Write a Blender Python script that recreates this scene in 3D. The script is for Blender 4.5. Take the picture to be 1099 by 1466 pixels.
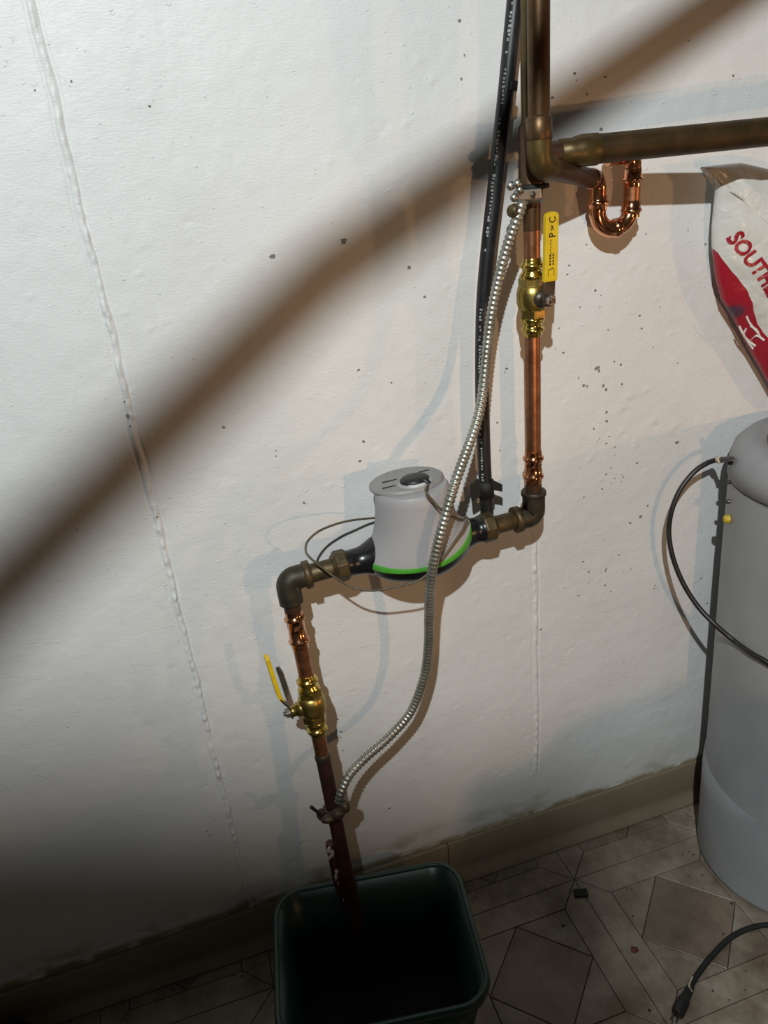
import bpy, math, random
import numpy as np
from mathutils import Vector, Matrix

for o in list(bpy.data.objects):
    bpy.data.objects.remove(o, do_unlink=True)
scn = bpy.context.scene
COL = scn.collection

# ------------------------------------------------------------------ camera
FZ = 1.315                       # camera height above the floor (metres)
PP = (549.5, 733.0); FOC = 1063.4757872
RM = Matrix(((0.95098133, -0.20394566, 0.23246652),
             (-0.29555313, -0.37816115, 0.8772927),
             (-0.09101023, -0.90299519, -0.41990097)))   # camera (x right, y down, z forward) -> world
CAM = Vector((0, -1, FZ))
cd = bpy.data.cameras.new('camera'); cam = bpy.data.objects.new('camera', cd); COL.objects.link(cam)
cd.sensor_fit = 'VERTICAL'; cd.sensor_height = 36.0; cd.lens = FOC / 1466 * 36.0
cd.clip_start = 0.01
c0, c1, c2 = RM.col[0], -RM.col[1], -RM.col[2]
cam.matrix_world = Matrix(((c0[0], c1[0], c2[0], CAM[0]), (c0[1], c1[1], c2[1], CAM[1]),
                           (c0[2], c1[2], c2[2], CAM[2]), (0, 0, 0, 1)))
scn.camera = cam

# ------------------------------------------------------------------ light, exposure
scn.view_settings.view_transform = 'Standard'
scn.view_settings.look = 'None'
scn.view_settings.exposure = 0.0
scn.view_settings.gamma = 1.0
scn.view_settings.use_curve_mapping = False
world = bpy.data.worlds.new('world'); scn.world = world; world.use_nodes = True
world.node_tree.nodes['Background'].inputs[0].default_value = (1.0, 0.96, 0.84, 1)
world.node_tree.nodes['Background'].inputs[1].default_value = 0.031


def lamp(name, kind, loc, power, col, radius, aim=None, cone=None, blend=None):
    l = bpy.data.lights.new(name, kind); l.energy = power; l.color = col; l.shadow_soft_size = radius
    o = bpy.data.objects.new(name, l); COL.objects.link(o); o.location = loc
    if aim is not None:
        o.rotation_euler = (Vector(aim) - Vector(loc)).to_track_quat('-Z', 'Y').to_euler()
        l.spot_size = math.radians(cone); l.spot_blend = blend
    return o


# main work light up under the joists behind and to the left of the camera
LA = (-0.30, -1.65, FZ + 0.95)
lamp('work_light', 'SPOT', LA, 155, (0.92, 0.99, 1.0), 0.016, aim=(0.30, 0, FZ - 0.10), cone=120, blend=0.35)
# warm hand lamp to the right of the camera
lamp('hand_lamp', 'SPOT', (0.52, -1.0, FZ - 0.38), 6.2, (1.0, 0.58, 0.28), 0.008, aim=(0.62, 0, FZ - 0.52), cone=94, blend=0.75)
# warm bulb far along the room on the right
lamp('far_bulb', 'POINT', (2.35, -1.32, FZ - 0.34), 20, (1.0, 0.52, 0.24), 0.03)


# ------------------------------------------------------------------ helpers
def at(px, py, Y=0.0):
    """world point seen at photo pixel (px,py) at distance -Y in front of the wall"""
    d = RM @ Vector((px - PP[0], py - PP[1], FOC))
    return CAM + d * ((1.0 + Y) / d.y)


def on_floor(px, py, z=0.0):
    d = RM @ Vector((px - PP[0], py - PP[1], FOC))
    return CAM + d * ((z - FZ) / d.z)


def proj(p):
    d = RM.transposed() @ (Vector(p) - CAM)
    return (PP[0] + FOC * d.x / d.z, PP[1] + FOC * d.y / d.z)


def on_line(a, b, py):
    lo, hi = -1.0, 2.0
    s = proj(a + (b - a) * hi)[1] > proj(a + (b - a) * lo)[1]
    for _ in range(50):
        m = (lo + hi) / 2
        if (proj(a + (b - a) * m)[1] < py) == s: lo = m
        else: hi = m
    return a + (b - a) * lo


class MB:
    def __init__(s): s.v = []; s.f = []; s.sm = []

    def add(s, verts, faces, smooth=True):
        n = len(s.v); s.v += [tuple(x) for x in verts]
        s.f += [tuple(i + n for i in f) for f in faces]; s.sm += [smooth] * len(faces)

    def sweep(s, pts, rad, seg=16, caps=True, smooth=True, closed=False, ref=None, phase=0.0):
        pts = [Vector(p) for p in pts]; n = len(pts)
        if not hasattr(rad, '__len__'): rad = [rad] * n
        T = []
        for i in range(n):
            a = pts[(i - 1) % n] if (closed or i > 0) else pts[0]
            b = pts[(i + 1) % n] if (closed or i < n - 1) else pts[-1]
            t = (b - a)
            k = i
            while t.length < 1e-9 and k < n - 1: k += 1; t = pts[k] - a
            if t.length < 1e-9: t = T[-1] if T else Vector((0, 0, 1))
            T.append(t.normalized())
        u = Vector(ref) if ref is not None else (Vector((0, 0, 1)) if abs(T[0].z) < .9 else Vector((1, 0, 0)))
        u = (u - T[0] * u.dot(T[0])).normalized()
        V = []; F = []
        for i in range(n):
            u = (u - T[i] * u.dot(T[i])).normalized(); w = T[i].cross(u)
            for k in range(seg):
                a = 2 * math.pi * k / seg + phase
                V.append(pts[i] + (u * math.cos(a) + w * math.sin(a)) * rad[i])
        m = n if closed else n - 1
        for i in range(m):
            for k in range(seg):
                a = i * seg + k; b = i * seg + (k + 1) % seg
                c = ((i + 1) % n) * seg + (k + 1) % seg; d = ((i + 1) % n) * seg + k
                F.append((a, b, c, d))
        s.add(V, F, smooth)
        if caps and not closed:
            s.add(V[:seg], [tuple(reversed(range(seg)))], False)
            s.add(V[-seg:], [tuple(range(seg))], False)
        return s

    def prof(s, p, d, prof, seg=20, smooth=True, ref=None, phase=0.0, caps=True):
        """surface of revolution along direction d from p; prof = [(distance, radius)]"""
        p = Vector(p); d = Vector(d).normalized()
        u = Vector(ref) if ref is not None else (Vector((0, 0, 1)) if abs(d.z) < .9 else Vector((1, 0, 0)))
        u = (u - d * u.dot(d)).normalized(); w = d.cross(u)
        V = []; F = []
        for (t, r) in prof:
            for k in range(seg):
                a = 2 * math.pi * k / seg + phase
                V.append(p + d * t + (u * math.cos(a) + w * math.sin(a)) * r)
        n = len(prof)
        for i in range(n - 1):
            for k in range(seg):
                F.append((i * seg + k, i * seg + (k + 1) % seg, (i + 1) * seg + (k + 1) % seg, (i + 1) * seg + k))
        s.add(V, F, smooth)
        if caps:
            s.add(V[:seg], [tuple(reversed(range(seg)))], False)
            s.add(V[-seg:], [tuple(range(seg))], False)
        return s

    def strip(s, pts, wdir, widths, th):
        pts = [Vector(p) for p in pts]; n = len(pts); V = []; F = []
        for i in range(n):
            t = (pts[min(i + 1, n - 1)] - pts[max(i - 1, 0)]).normalized()
            w = Vector(wdir); w = (w - t * w.dot(t)).normalized(); nn = t.cross(w)
            for a, b in ((-1, -1), (1, -1), (1, 1), (-1, 1)):
                V.append(pts[i] + w * (a * widths[i] / 2) + nn * (b * th / 2))
        for i in range(n - 1):
            for k in range(4):
                F.append((i * 4 + k, i * 4 + (k + 1) % 4, (i + 1) * 4 + (k + 1) % 4, (i + 1) * 4 + k))
        F += [(3, 2, 1, 0), tuple((n - 1) * 4 + k for k in range(4))]
        s.add(V, F, False); return s

    def box(s, c, size, R=None):
        c = Vector(c); V = []
        for z in (-1, 1):
            for x, y in ((-1, -1), (1, -1), (1, 1), (-1, 1)):
                q = Vector((x * size[0] / 2, y * size[1] / 2, z * size[2] / 2))
                V.append(c + (R @ q if R is not None else q))
        s.add(V, [(3, 2, 1, 0), (4, 5, 6, 7), (0, 1, 5, 4), (1, 2, 6, 5), (2, 3, 7, 6), (3, 0, 4, 7)], False); return s

    def blob(s, c, r, seg=12, rings=8, R=None):
        c = Vector(c); V = []; F = []
        rx, ry, rz = r if hasattr(r, '__len__') else (r, r, r)
        for i in range(rings + 1):
            th = math.pi * i / rings
            for k in range(seg):
                a = 2 * math.pi * k / seg
                q = Vector((rx * math.sin(th) * math.cos(a), ry * math.sin(th) * math.sin(a), -rz * math.cos(th)))
                V.append(c + (R @ q if R is not None else q))
        for i in range(rings):
            for k in range(seg):
                F.append((i * seg + k, i * seg + (k + 1) % seg, (i + 1) * seg + (k + 1) % seg, (i + 1) * seg + k))
        s.add(V, F); return s

    def loft(s, rings, capb=True, capt=True, smooth=True):
        n = len(rings[0]); V = []; F = []
        for r in rings: V += list(r)
        for i in range(len(rings) - 1):
            for k in range(n):
                F.append((i * n + k, i * n + (k + 1) % n, (i + 1) * n + (k + 1) % n, (i + 1) * n + k))
        s.add(V, F, smooth)
        if capb: s.add(rings[0], [tuple(reversed(range(n)))], False)
        if capt: s.add(rings[-1], [tuple(range(n))], False)
        return s

    def build(s, name, mat, parent=None, bevel=0.0, weld=False):
        me = bpy.data.meshes.new(name)
        org = parent.matrix_basis.translation if parent is not None else Vector((0, 0, 0))
        base = parent
        while base is not None and base.parent is not None:
            base = base.parent; org = org + base.matrix_basis.translation
        if parent is None:
            lo = Vector([min(v[i] for v in s.v) for i in range(3)]); hi = Vector([max(v[i] for v in s.v) for i in range(3)])
            org = Vector(((lo.x + hi.x) / 2, (lo.y + hi.y) / 2, lo.z))
        me.from_pydata([(v[0] - org.x, v[1] - org.y, v[2] - org.z) for v in s.v], [], s.f)
        me.polygons.foreach_set('use_smooth', s.sm)
        me.materials.append(M[mat]); me.update()
        o = bpy.data.objects.new(name, me); COL.objects.link(o)
        if parent is not None: o.parent = parent
        else: o.location = org
        if bevel > 0:
            b = o.modifiers.new('bevel', 'BEVEL'); b.width = bevel; b.segments = 2; b.limit_method = 'ANGLE'
        return o


def tag(o, label, cat, group=None, kind=None):
    o['label'] = label; o['category'] = cat
    if group: o['group'] = group
    if kind: o['kind'] = kind
    return o


def thing(name, loc, label, cat, group=None):
    o = bpy.data.objects.new(name, None); COL.objects.link(o); o.location = loc
    o.empty_display_size = 0.02
    return tag(o, label, cat, group)


def spline(pts, n=8):
    """Catmull-Rom through the points"""
    P = [Vector(p) for p in pts]; P = [P[0] * 2 - P[1]] + P + [P[-1] * 2 - P[-2]]
    out = []
    for i in range(1, len(P) - 2):
        a, b, c, d = P[i - 1:i + 3]
        for k in range(n):
            t = k / n
            out.append(0.5 * ((2 * b) + (c - a) * t + (2 * a - 5 * b + 4 * c - d) * t * t + (3 * b - a - 3 * c + d) * t ** 3))
    out.append(P[-2]); return out


def even(pts, step):
    out = [pts[0].copy()]; acc = 0.0
    for a, b in zip(pts, pts[1:]):
        L = (b - a).length; d = step - acc
        while d <= L and L > 0:
            out.append(a + (b - a) * (d / L)); d += step
        acc = L - (d - step)
    return out


def arc(p, d0, d1, R, n=10):
    """bend around corner p from direction d0 to d1 with centreline radius R"""
    d0 = Vector(d0).normalized(); d1 = Vector(d1).normalized()
    half = d0.angle(d1) / 2; t = R * math.tan(half)
    a = p - d0 * t; b = p + d1 * t
    nrm = (d1 - d0 * d0.dot(d1)).normalized(); c = a + nrm * R
    out = []
    for i in range(n + 1):
        th = 2 * half * i / n
        out.append(c - nrm * R * math.cos(th) + d0 * R * math.sin(th))
    return out


# ------------------------------------------------------------------ materials
M = {}


def mat(name, col, rough=0.5, metal=0.0, col2=None, scale=30, bump=0.0, bscale=80, spec=0.5, detail=4, lo=.35, hi=.65, coat=0.0):
    m = bpy.data.materials.new(name); m.use_nodes = True; nt = m.node_tree; N = nt.nodes; L = nt.links
    b = N['Principled BSDF']; b.inputs['Roughness'].default_value = rough; b.inputs['Metallic'].default_value = metal
    b.inputs['Base Color'].default_value = (*col, 1); b.inputs['Specular IOR Level'].default_value = spec
    b.inputs['Coat Weight'].default_value = coat
    tc = N.new('ShaderNodeTexCoord')
    if col2 is not None:
        n = N.new('ShaderNodeTexNoise'); n.inputs['Scale'].default_value = scale; n.inputs['Detail'].default_value = detail
        L.new(tc.outputs['Object'], n.inputs['Vector'])
        r = N.new('ShaderNodeValToRGB'); r.color_ramp.elements[0].position = lo; r.color_ramp.elements[1].position = hi
        r.color_ramp.elements[0].color = (*col, 1); r.color_ramp.elements[1].color = (*col2, 1)
        L.new(n.outputs['Fac'], r.inputs['Fac']); L.new(r.outputs['Color'], b.inputs['Base Color'])
    if bump > 0:
        n2 = N.new('ShaderNodeTexNoise'); n2.inputs['Scale'].default_value = bscale; n2.inputs['Detail'].default_value = 5
        L.new(tc.outputs['Object'], n2.inputs['Vector'])
        bp = N.new('ShaderNodeBump'); bp.inputs['Strength'].default_value = bump; bp.inputs['Distance'].default_value = 0.002
        L.new(n2.outputs['Fac'], bp.inputs['Height']); L.new(bp.outputs['Normal'], b.inputs['Normal'])
    M[name] = m; return m


mat('copper', (0.50, 0.245, 0.135), 0.40, 1.0, (0.34, 0.15, 0.08), 60, 0.08, 120)
mat('copper_bright', (0.80, 0.40, 0.22), 0.16, 1.0, (0.70, 0.30, 0.15), 50, 0.05, 90)
mat('copper_dull', (0.085, 0.050, 0.020), 0.46, 0.6, (0.05, 0.032, 0.012), 35, 0.1, 140)
mat('copper_old', (0.13, 0.070, 0.032), 0.42, 0.7, (0.085, 0.048, 0.02), 45, 0.1, 140)
mat('copper_olive', (0.12, 0.082, 0.026), 0.42, 0.6, (0.075, 0.048, 0.016), 30, 0.1, 140)
mat('copper_dark', (0.10, 0.055, 0.03), 0.45, 0.6, (0.06, 0.03, 0.016), 40, 0.1, 120)
mat('maroon', (0.055, 0.016, 0.012), 0.5, 0.2, (0.03, 0.012, 0.008), 50, 0.2, 120)
mat('bronze', (0.115, 0.078, 0.034), 0.48, 0.55, (0.06, 0.045, 0.022), 70, 0.25, 160)
mat('bronze_dark', (0.06, 0.05, 0.03), 0.5, 0.5, (0.032, 0.028, 0.02), 60, 0.25, 150)
mat('brass', (0.78, 0.60, 0.16), 0.19, 1.0, (0.62, 0.45, 0.10), 70, 0.06, 90)
mat('brass_dull', (0.52, 0.40, 0.13), 0.36, 1.0, (0.40, 0.29, 0.08), 60, 0.15, 140)
mat('steel', (0.42, 0.41, 0.38), 0.40, 1.0, (0.36, 0.35, 0.32), 60, 0.1, 120)
mat('steel_dark', (0.16, 0.14, 0.12), 0.42, 0.9, (0.09, 0.075, 0.06), 80, 0.1, 120)
mat('conduit', (0.42, 0.42, 0.37), 0.38, 0.8, (0.24, 0.24, 0.20), 25, 0.12, 200)
mat('yellow', (0.72, 0.50, 0.01), 0.38, 0.0, (0.60, 0.40, 0.008), 60, 0.08, 100)
mat('ink', (0.012, 0.011, 0.010), 0.6)
mat('black_plastic', (0.008, 0.008, 0.009), 0.42, 0.0, (0.018, 0.018, 0.018), 40, 0.05, 100)
mat('black_matt', (0.005, 0.005, 0.005), 0.7, 0.0, (0.009, 0.009, 0.008), 60, 0.1, 140)
mat('white_print', (0.42, 0.44, 0.40), 0.7, 0.0, (0.16, 0.17, 0.15), 400, 0, 1)
mat('meter_grey', (0.37, 0.36, 0.365), 0.48, 0.0, (0.34, 0.33, 0.335), 14, 0.04, 500)
mat('meter_lid', (0.27, 0.262, 0.26), 0.5, 0.0, (0.24, 0.232, 0.23), 18, 0.04, 400)
mat('meter_green', (0.075, 0.34, 0.035), 0.42)
mat('meter_black', (0.007, 0.007, 0.008), 0.28)
mat('label_white', (0.75, 0.75, 0.73), 0.35)
mat('wire', (0.115, 0.095, 0.055), 0.5, 0.0, (0.075, 0.06, 0.035), 60)
mat('tank_grey', (0.315, 0.325, 0.335), 0.42, 0.0, (0.27, 0.28, 0.285), 9, 0.06, 260)
mat('tank_lid', (0.31, 0.32, 0.335), 0.5, 0.0, (0.27, 0.275, 0.285), 10, 0.1, 300)
mat('tank_lid_top', (0.17, 0.155, 0.155), 0.6, 0.0, (0.11, 0.10, 0.10), 30, 0.2, 90)
mat('gasket', (0.02, 0.02, 0.02), 0.7)
mat('cream', (0.50, 0.44, 0.32), 0.5)
mat('yellow_plug', (0.50, 0.36, 0.02), 0.45)
mat('bucket', (0.008, 0.040, 0.030), 0.30, 0.0, (0.006, 0.032, 0.024), 16, 0.05, 160)
mat('water', (0.003, 0.004, 0.004), 0.30, spec=0.04)
mat('flake', (0.55, 0.52, 0.50), 0.6, 0.0, (0.30, 0.25, 0.22), 90, 0.3, 160)
mat('clamp_bronze', (0.105, 0.075, 0.045), 0.5, 0.6, (0.05, 0.038, 0.026), 120, 0.4, 180)
mat('baseboard', (0.23, 0.185, 0.125), 0.42, 0.0, (0.19, 0.15, 0.10), 7, 0.05, 60)
mat('bag_red', (0.33, 0.012, 0.024), 0.35)
mat('bag_white', (0.66, 0.66, 0.63), 0.35)
mat('pit', (0.16, 0.15, 0.135), 0.9, 0.0, (0.27, 0.255, 0.235), 300)
mat('speck', (0.025, 0.02, 0.015), 0.8)
mat('rust_red', (0.17, 0.035, 0.012), 0.5, 0.0, (0.09, 0.02, 0.01), 200)
mat('grout', (0.045, 0.036, 0.026), 0.8, 0.0, (0.03, 0.024, 0.018), 40)


def wall_material():
    m = bpy.data.materials.new('painted_concrete'); m.use_nodes = True; nt = m.node_tree; N = nt.nodes; L = nt.links
    b = N['Principled BSDF']; b.inputs['Roughness'].default_value = 0.52; b.inputs['Specular IOR Level'].default_value = 0.4
    tc = N.new('ShaderNodeTexCoord'); sep = N.new('ShaderNodeSeparateXYZ'); L.new(tc.outputs['Object'], sep.inputs[0])

    def noise(scale, detail=4, stretch=None, rough=.5):
        n = N.new('ShaderNodeTexNoise'); n.inputs['Scale'].default_value = scale; n.inputs['Detail'].default_value = detail
        n.inputs['Roughness'].default_value = rough
        if stretch:
            mp = N.new('ShaderNodeMapping'); mp.inputs['Scale'].default_value = stretch
            L.new(tc.outputs['Object'], mp.inputs['Vector']); L.new(mp.outputs['Vector'], n.inputs['Vector'])
        else: L.new(tc.outputs['Object'], n.inputs['Vector'])
        return n

    def ramp(src, p0, p1, v0=0.0, v1=1.0):
        r = N.new('ShaderNodeMapRange'); r.inputs['From Min'].default_value = p0; r.inputs['From Max'].default_value = p1
        r.inputs['To Min'].default_value = v0; r.inputs['To Max'].default_value = v1
        L.new(src, r.inputs['Value']); return r.outputs['Result']

    def mul(a, c):
        x = N.new('ShaderNodeMath'); x.operation = 'MULTIPLY'
        L.new(a, x.inputs[0])
        if isinstance(c, float): x.inputs[1].default_value = c
        else: L.new(c, x.inputs[1])
        return x.outputs[0]

    def mix(fac, a, col):
        x = N.new('ShaderNodeMix'); x.data_type = 'RGBA'; L.new(fac, x.inputs['Factor'])
        if isinstance(a, tuple): x.inputs[6].default_value = (*a, 1)
        else: L.new(a, x.inputs[6])
        x.inputs[7].default_value = (*col, 1); return x.outputs[2]
    c = mix(ramp(noise(3.5, 5).outputs['Fac'], .35, .7), (0.74, 0.735, 0.72), (0.68, 0.675, 0.66))
    # faint vertical drips
    c = mix(mul(ramp(noise(1.0, 3, (28, 1, 1.3)).outputs['Fac'],    .60, .78), 0.10), c, (0.52, 0.50, 0.47))
    # damp yellow stain just above the baseboard
    low = ramp(sep.outputs['Z'], 0.165, 0.108)
    st = mul(low, ramp(noise(9.0, 6, (1, 1, 2.0)).outputs['Fac'], .52, .66))
    c = mix(st, c, (0.20, 0.15, 0.05))
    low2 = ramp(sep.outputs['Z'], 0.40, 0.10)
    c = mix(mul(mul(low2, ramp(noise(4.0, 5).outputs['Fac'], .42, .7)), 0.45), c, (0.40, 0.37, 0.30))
    lip = mul(ramp(sep.outputs['Z'], 0.119, 0.109), ramp(noise(22, 4).outputs['Fac'], .36, .52))
    c = mix(mul(lip, 0.85), c, (0.22, 0.17, 0.055))
    # tiny grime specks
    c = mix(mul(ramp(noise(170, 2).outputs['Fac'], .745, .78), 0.6), c, (0.30, 0.29, 0.27))
    L.new(c, b.inputs['Base Color'])
    n1 = noise(240, 4, (0.55, 1, 2.0)); n2 = noise(60, 5); n3 = noise(105, 2, (0.8, 1, 1.3))
    add = N.new('ShaderNodeMath'); add.operation = 'ADD'
    L.new(mul(n1.outputs['Fac'], 0.35), add.inputs[0]); L.new(mul(n2.outputs['Fac'], 0.65), add.inputs[1])
    add2 = N.new('ShaderNodeMath'); add2.operation = 'ADD'; L.new(add.outputs[0], add2.inputs[0])
    L.new(mul(ramp(n3.outputs['Fac'], .69, .76), 0.8), add2.inputs[1])
    bp = N.new('ShaderNodeBump'); bp.inputs['Strength'].default_value = 0.42; bp.inputs['Distance'].default_value = 0.003
    L.new(add2.outputs[0], bp.inputs['Height']); L.new(bp.outputs['Normal'], b.inputs['Normal'])
    M['wall'] = m


def tile_material(name, c1, c2):
    m = bpy.data.materials.new(name); m.use_nodes = True; nt = m.node_tree; N = nt.nodes; L = nt.links
    b = N['Principled BSDF']; b.inputs['Roughness'].default_value = 0.42
    g = N.new('ShaderNodeNewGeometry')
    n = N.new('ShaderNodeTexNoise'); n.inputs['Scale'].default_value = 11; n.inputs['Detail'].default_value = 7; n.inputs['Roughness'].default_value = .62
    L.new(g.outputs['Position'], n.inputs['Vector'])
    r = N.new('ShaderNodeValToRGB'); e = r.color_ramp.elements
    e[0].position = .40; e[0].color = (*c1, 1); e[1].position = .66; e[1].color = (*c2, 1)
    L.new(n.outputs['Fac'], r.inputs['Fac'])
    n2 = N.new('ShaderNodeTexNoise'); n2.inputs['Scale'].default_value = 6.5; n2.inputs['Detail'].default_value = 6; n2.inputs['Roughness'].default_value = .7
    mp = N.new('ShaderNodeMapping'); mp.inputs['Location'].default_value = (3.1, 1.7, 0)
    L.new(g.outputs['Position'], mp.inputs['Vector']); L.new(mp.outputs['Vector'], n2.inputs['Vector'])
    mr = N.new('ShaderNodeMapRange'); mr.inputs['From Min'].default_value = .45; mr.inputs['From Max'].default_value = .66
    mr.inputs['To Max'].default_value = .85
    L.new(n2.outputs['Fac'], mr.inputs['Value'])
    mx = N.new('ShaderNodeMix'); mx.data_type = 'RGBA'; L.new(mr.outputs['Result'], mx.inputs['Factor'])
    L.new(r.outputs['Color'], mx.inputs[6]); mx.inputs[7].default_value = (0.085, 0.055, 0.03, 1)
    L.new(mx.outputs[2], b.inputs['Base Color'])
    M[name] = m


wall_material()
tile_material('tile_light', (0.30, 0.255, 0.20), (0.19, 0.15, 0.11))
tile_material('tile_mid', (0.26, 0.22, 0.17), (0.155, 0.12, 0.088))
tile_material('tile_brown', (0.19, 0.145, 0.105), (0.11, 0.08, 0.055))

# ------------------------------------------------------------------ the wall
SEAM_L, SEAM_R = -0.0632, 0.5205


def build_wall():
    rng = np.random.default_rng(5)

    def lines(segs):
        out = []
        for a, b, st in segs: out += list(np.arange(a, b - 1e-9, st))
        return np.array(out + [segs[-1][1]])
    xs = lines([(-2.6, -0.8, .05), (-0.8, SEAM_L - .014, .004), (SEAM_L - .014, SEAM_L + .014, .0012),
                (SEAM_L + .014, SEAM_R - .012, .004), (SEAM_R - .012, SEAM_R + .012, .0012), (SEAM_R + .012, 1.15, .004), (1.15, 4.2, .06)])
    zs = lines([(0, 1.75, .0032), (1.75, 2.45, .05)])
    X, Z = np.meshgrid(xs, zs)

    def vnoise(s, amp):
        gx, gz = X / s, Z / s
        ix, iz = np.floor(gx).astype(int), np.floor(gz).astype(int)
        fx, fz = gx - ix, gz - iz; fx = fx * fx * (3 - 2 * fx); fz = fz * fz * (3 - 2 * fz)
        tab = rng.random((256, 256))
        g = lambda a, b: tab[a % 256, b % 256]
        return amp * ((g(ix, iz) * (1 - fx) + g(ix + 1, iz) * fx) * (1 - fz) + (g(ix, iz + 1) * (1 - fx) + g(ix + 1, iz + 1) * fx) * fz - .5)
    D = vnoise(.21, .0035) + vnoise(.06, .0012) + vnoise(.018, .0006)   # + is out of the wall
    # raised form-joint seams, broken into beads
    for sx, z0, z1, n, amp, wob in ((SEAM_L, 0.10, 1.75, 560, .0017, .0016), (SEAM_R, 0.22, 0.775, 150, .0015, .0010)):
        msk = ((Z > z0) & (Z < z1)).astype(float)
        cx = sx + wob * np.sin(Z * 23) + wob * .6 * np.sin(Z * 71 + 1)
        dx = X - cx
        k = 1.5 if sx < 0 else .9
        D += msk * (.0008 * k * np.exp(-(dx / .0038) ** 2) - .0013 * k * np.exp(-((dx - .0058) / .0021) ** 2) - .0008 * k * np.exp(-((dx + .0062) / .0020) ** 2))
        for zc in rng.uniform(z0, z1, n):
            i0, i1 = np.searchsorted(zs, [zc - .02, zc + .02])
            j0, j1 = np.searchsorted(xs, [sx - .016, sx + .016])
            xx, zz = X[i0:i1, j0:j1], Z[i0:i1, j0:j1]
            wz = rng.uniform(.0025, .006); wx = rng.uniform(.0015, .0030)
            off = rng.normal(0, .0014)
            D[i0:i1, j0:j1] += amp * rng.uniform(-.5, 1.1) * np.exp(-((xx - sx - off) / wx) ** 2 - ((zz - zc) / wz) ** 2)
    # chips and lumps of paint
    spots = []
    for (px, py, s) in ((600, 90, 6), (618, 118, 8), (300, 385, 6), (235, 463, 6), (235, 730, 5), (250, 858, 7), (335, 695, 5), (395, 785, 6), (340, 788, 5),
                        (905, 385, 7), (940, 430, 6), (900, 570, 12), (890, 585, 14), (925, 560, 7), (935, 605, 12), (890, 620, 8), (965, 612, 11), (960, 480, 6),
                        (910, 640, 6), (925, 675, 5), (880, 400, 6), (725, 840, 5), (845, 660, 6), (860, 690, 6), (745, 560, 4), (1000, 660, 8), (880, 870, 4),
                        (415, 1230, 14), (430, 1205, 10), (690, 800, 5), (680, 835, 6)):
        p = at(px, py); spots.append((p.x, p.z, s * .0009, 1))
    for _ in range(330):
        spots.append((rng.uniform(-.75, 1.1), rng.uniform(.12, 1.7), rng.uniform(.0025, .0055), rng.choice([-1, 1])))
    for x, z, s, sg in spots:
        i0, i1 = np.searchsorted(zs, [z - 3 * s, z + 3 * s]); j0, j1 = np.searchsorted(xs, [x - 3 * s, x + 3 * s])
        xx, zz = X[i0:i1, j0:j1], Z[i0:i1, j0:j1]
        rr = ((xx - x) / s) ** 2 + ((zz - z) / s) ** 2
        D[i0:i1, j0:j1] += sg * .0011 * (np.exp(-rr) - 1.3 * np.exp(-(((xx - x - .4 * s) / (.6 * s)) ** 2 + ((zz - z + .5 * s) / (.5 * s)) ** 2)))
    nx, nz = len(xs), len(zs)
    V = np.stack([X, -D, Z], -1).reshape(-1, 3)
    idx = np.arange(nx * nz).reshape(nz, nx)
    F = np.stack([idx[:-1, :-1], idx[:-1, 1:], idx[1:, 1:], idx[1:, :-1]], -1).reshape(-1, 4)
    # solid slab behind the painted face
    n0 = len(V)
    back = np.array([(xs[0], .15, 0), (xs[-1], .15, 0), (xs[-1], .15, zs[-1]), (xs[0], .15, zs[-1])])
    V = np.vstack([V, back])
    me = bpy.data.meshes.new('wall_back')
    me.vertices.add(len(V)); me.vertices.foreach_set('co', V.ravel())
    quads = np.vstack([F, [[n0 + 1, n0, n0 + 3, n0 + 2]]])
    me.loops.add(quads.size); me.loops.foreach_set('vertex_index', quads.ravel().astype(np.int32))
    me.polygons.add(len(quads)); me.polygons.foreach_set('loop_start', np.arange(0, quads.size, 4, dtype=np.int32))
    me.polygons.foreach_set('use_smooth', np.ones(len(quads), bool))
    me.update(calc_edges=True); me.validate()
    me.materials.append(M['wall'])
    o = bpy.data.objects.new('wall_back', me); COL.objects.link(o); o['kind'] = 'structure'

    def disp(x, z):
        i = int(np.clip(np.searchsorted(zs, z), 1, len(zs) - 1)); j = int(np.clip(np.searchsorted(xs, x), 1, len(xs) - 1))
        return float(D[i - 1:i + 1, j - 1:j + 1].max())
    return o, disp


wall, wall_out = build_wall()

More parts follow.
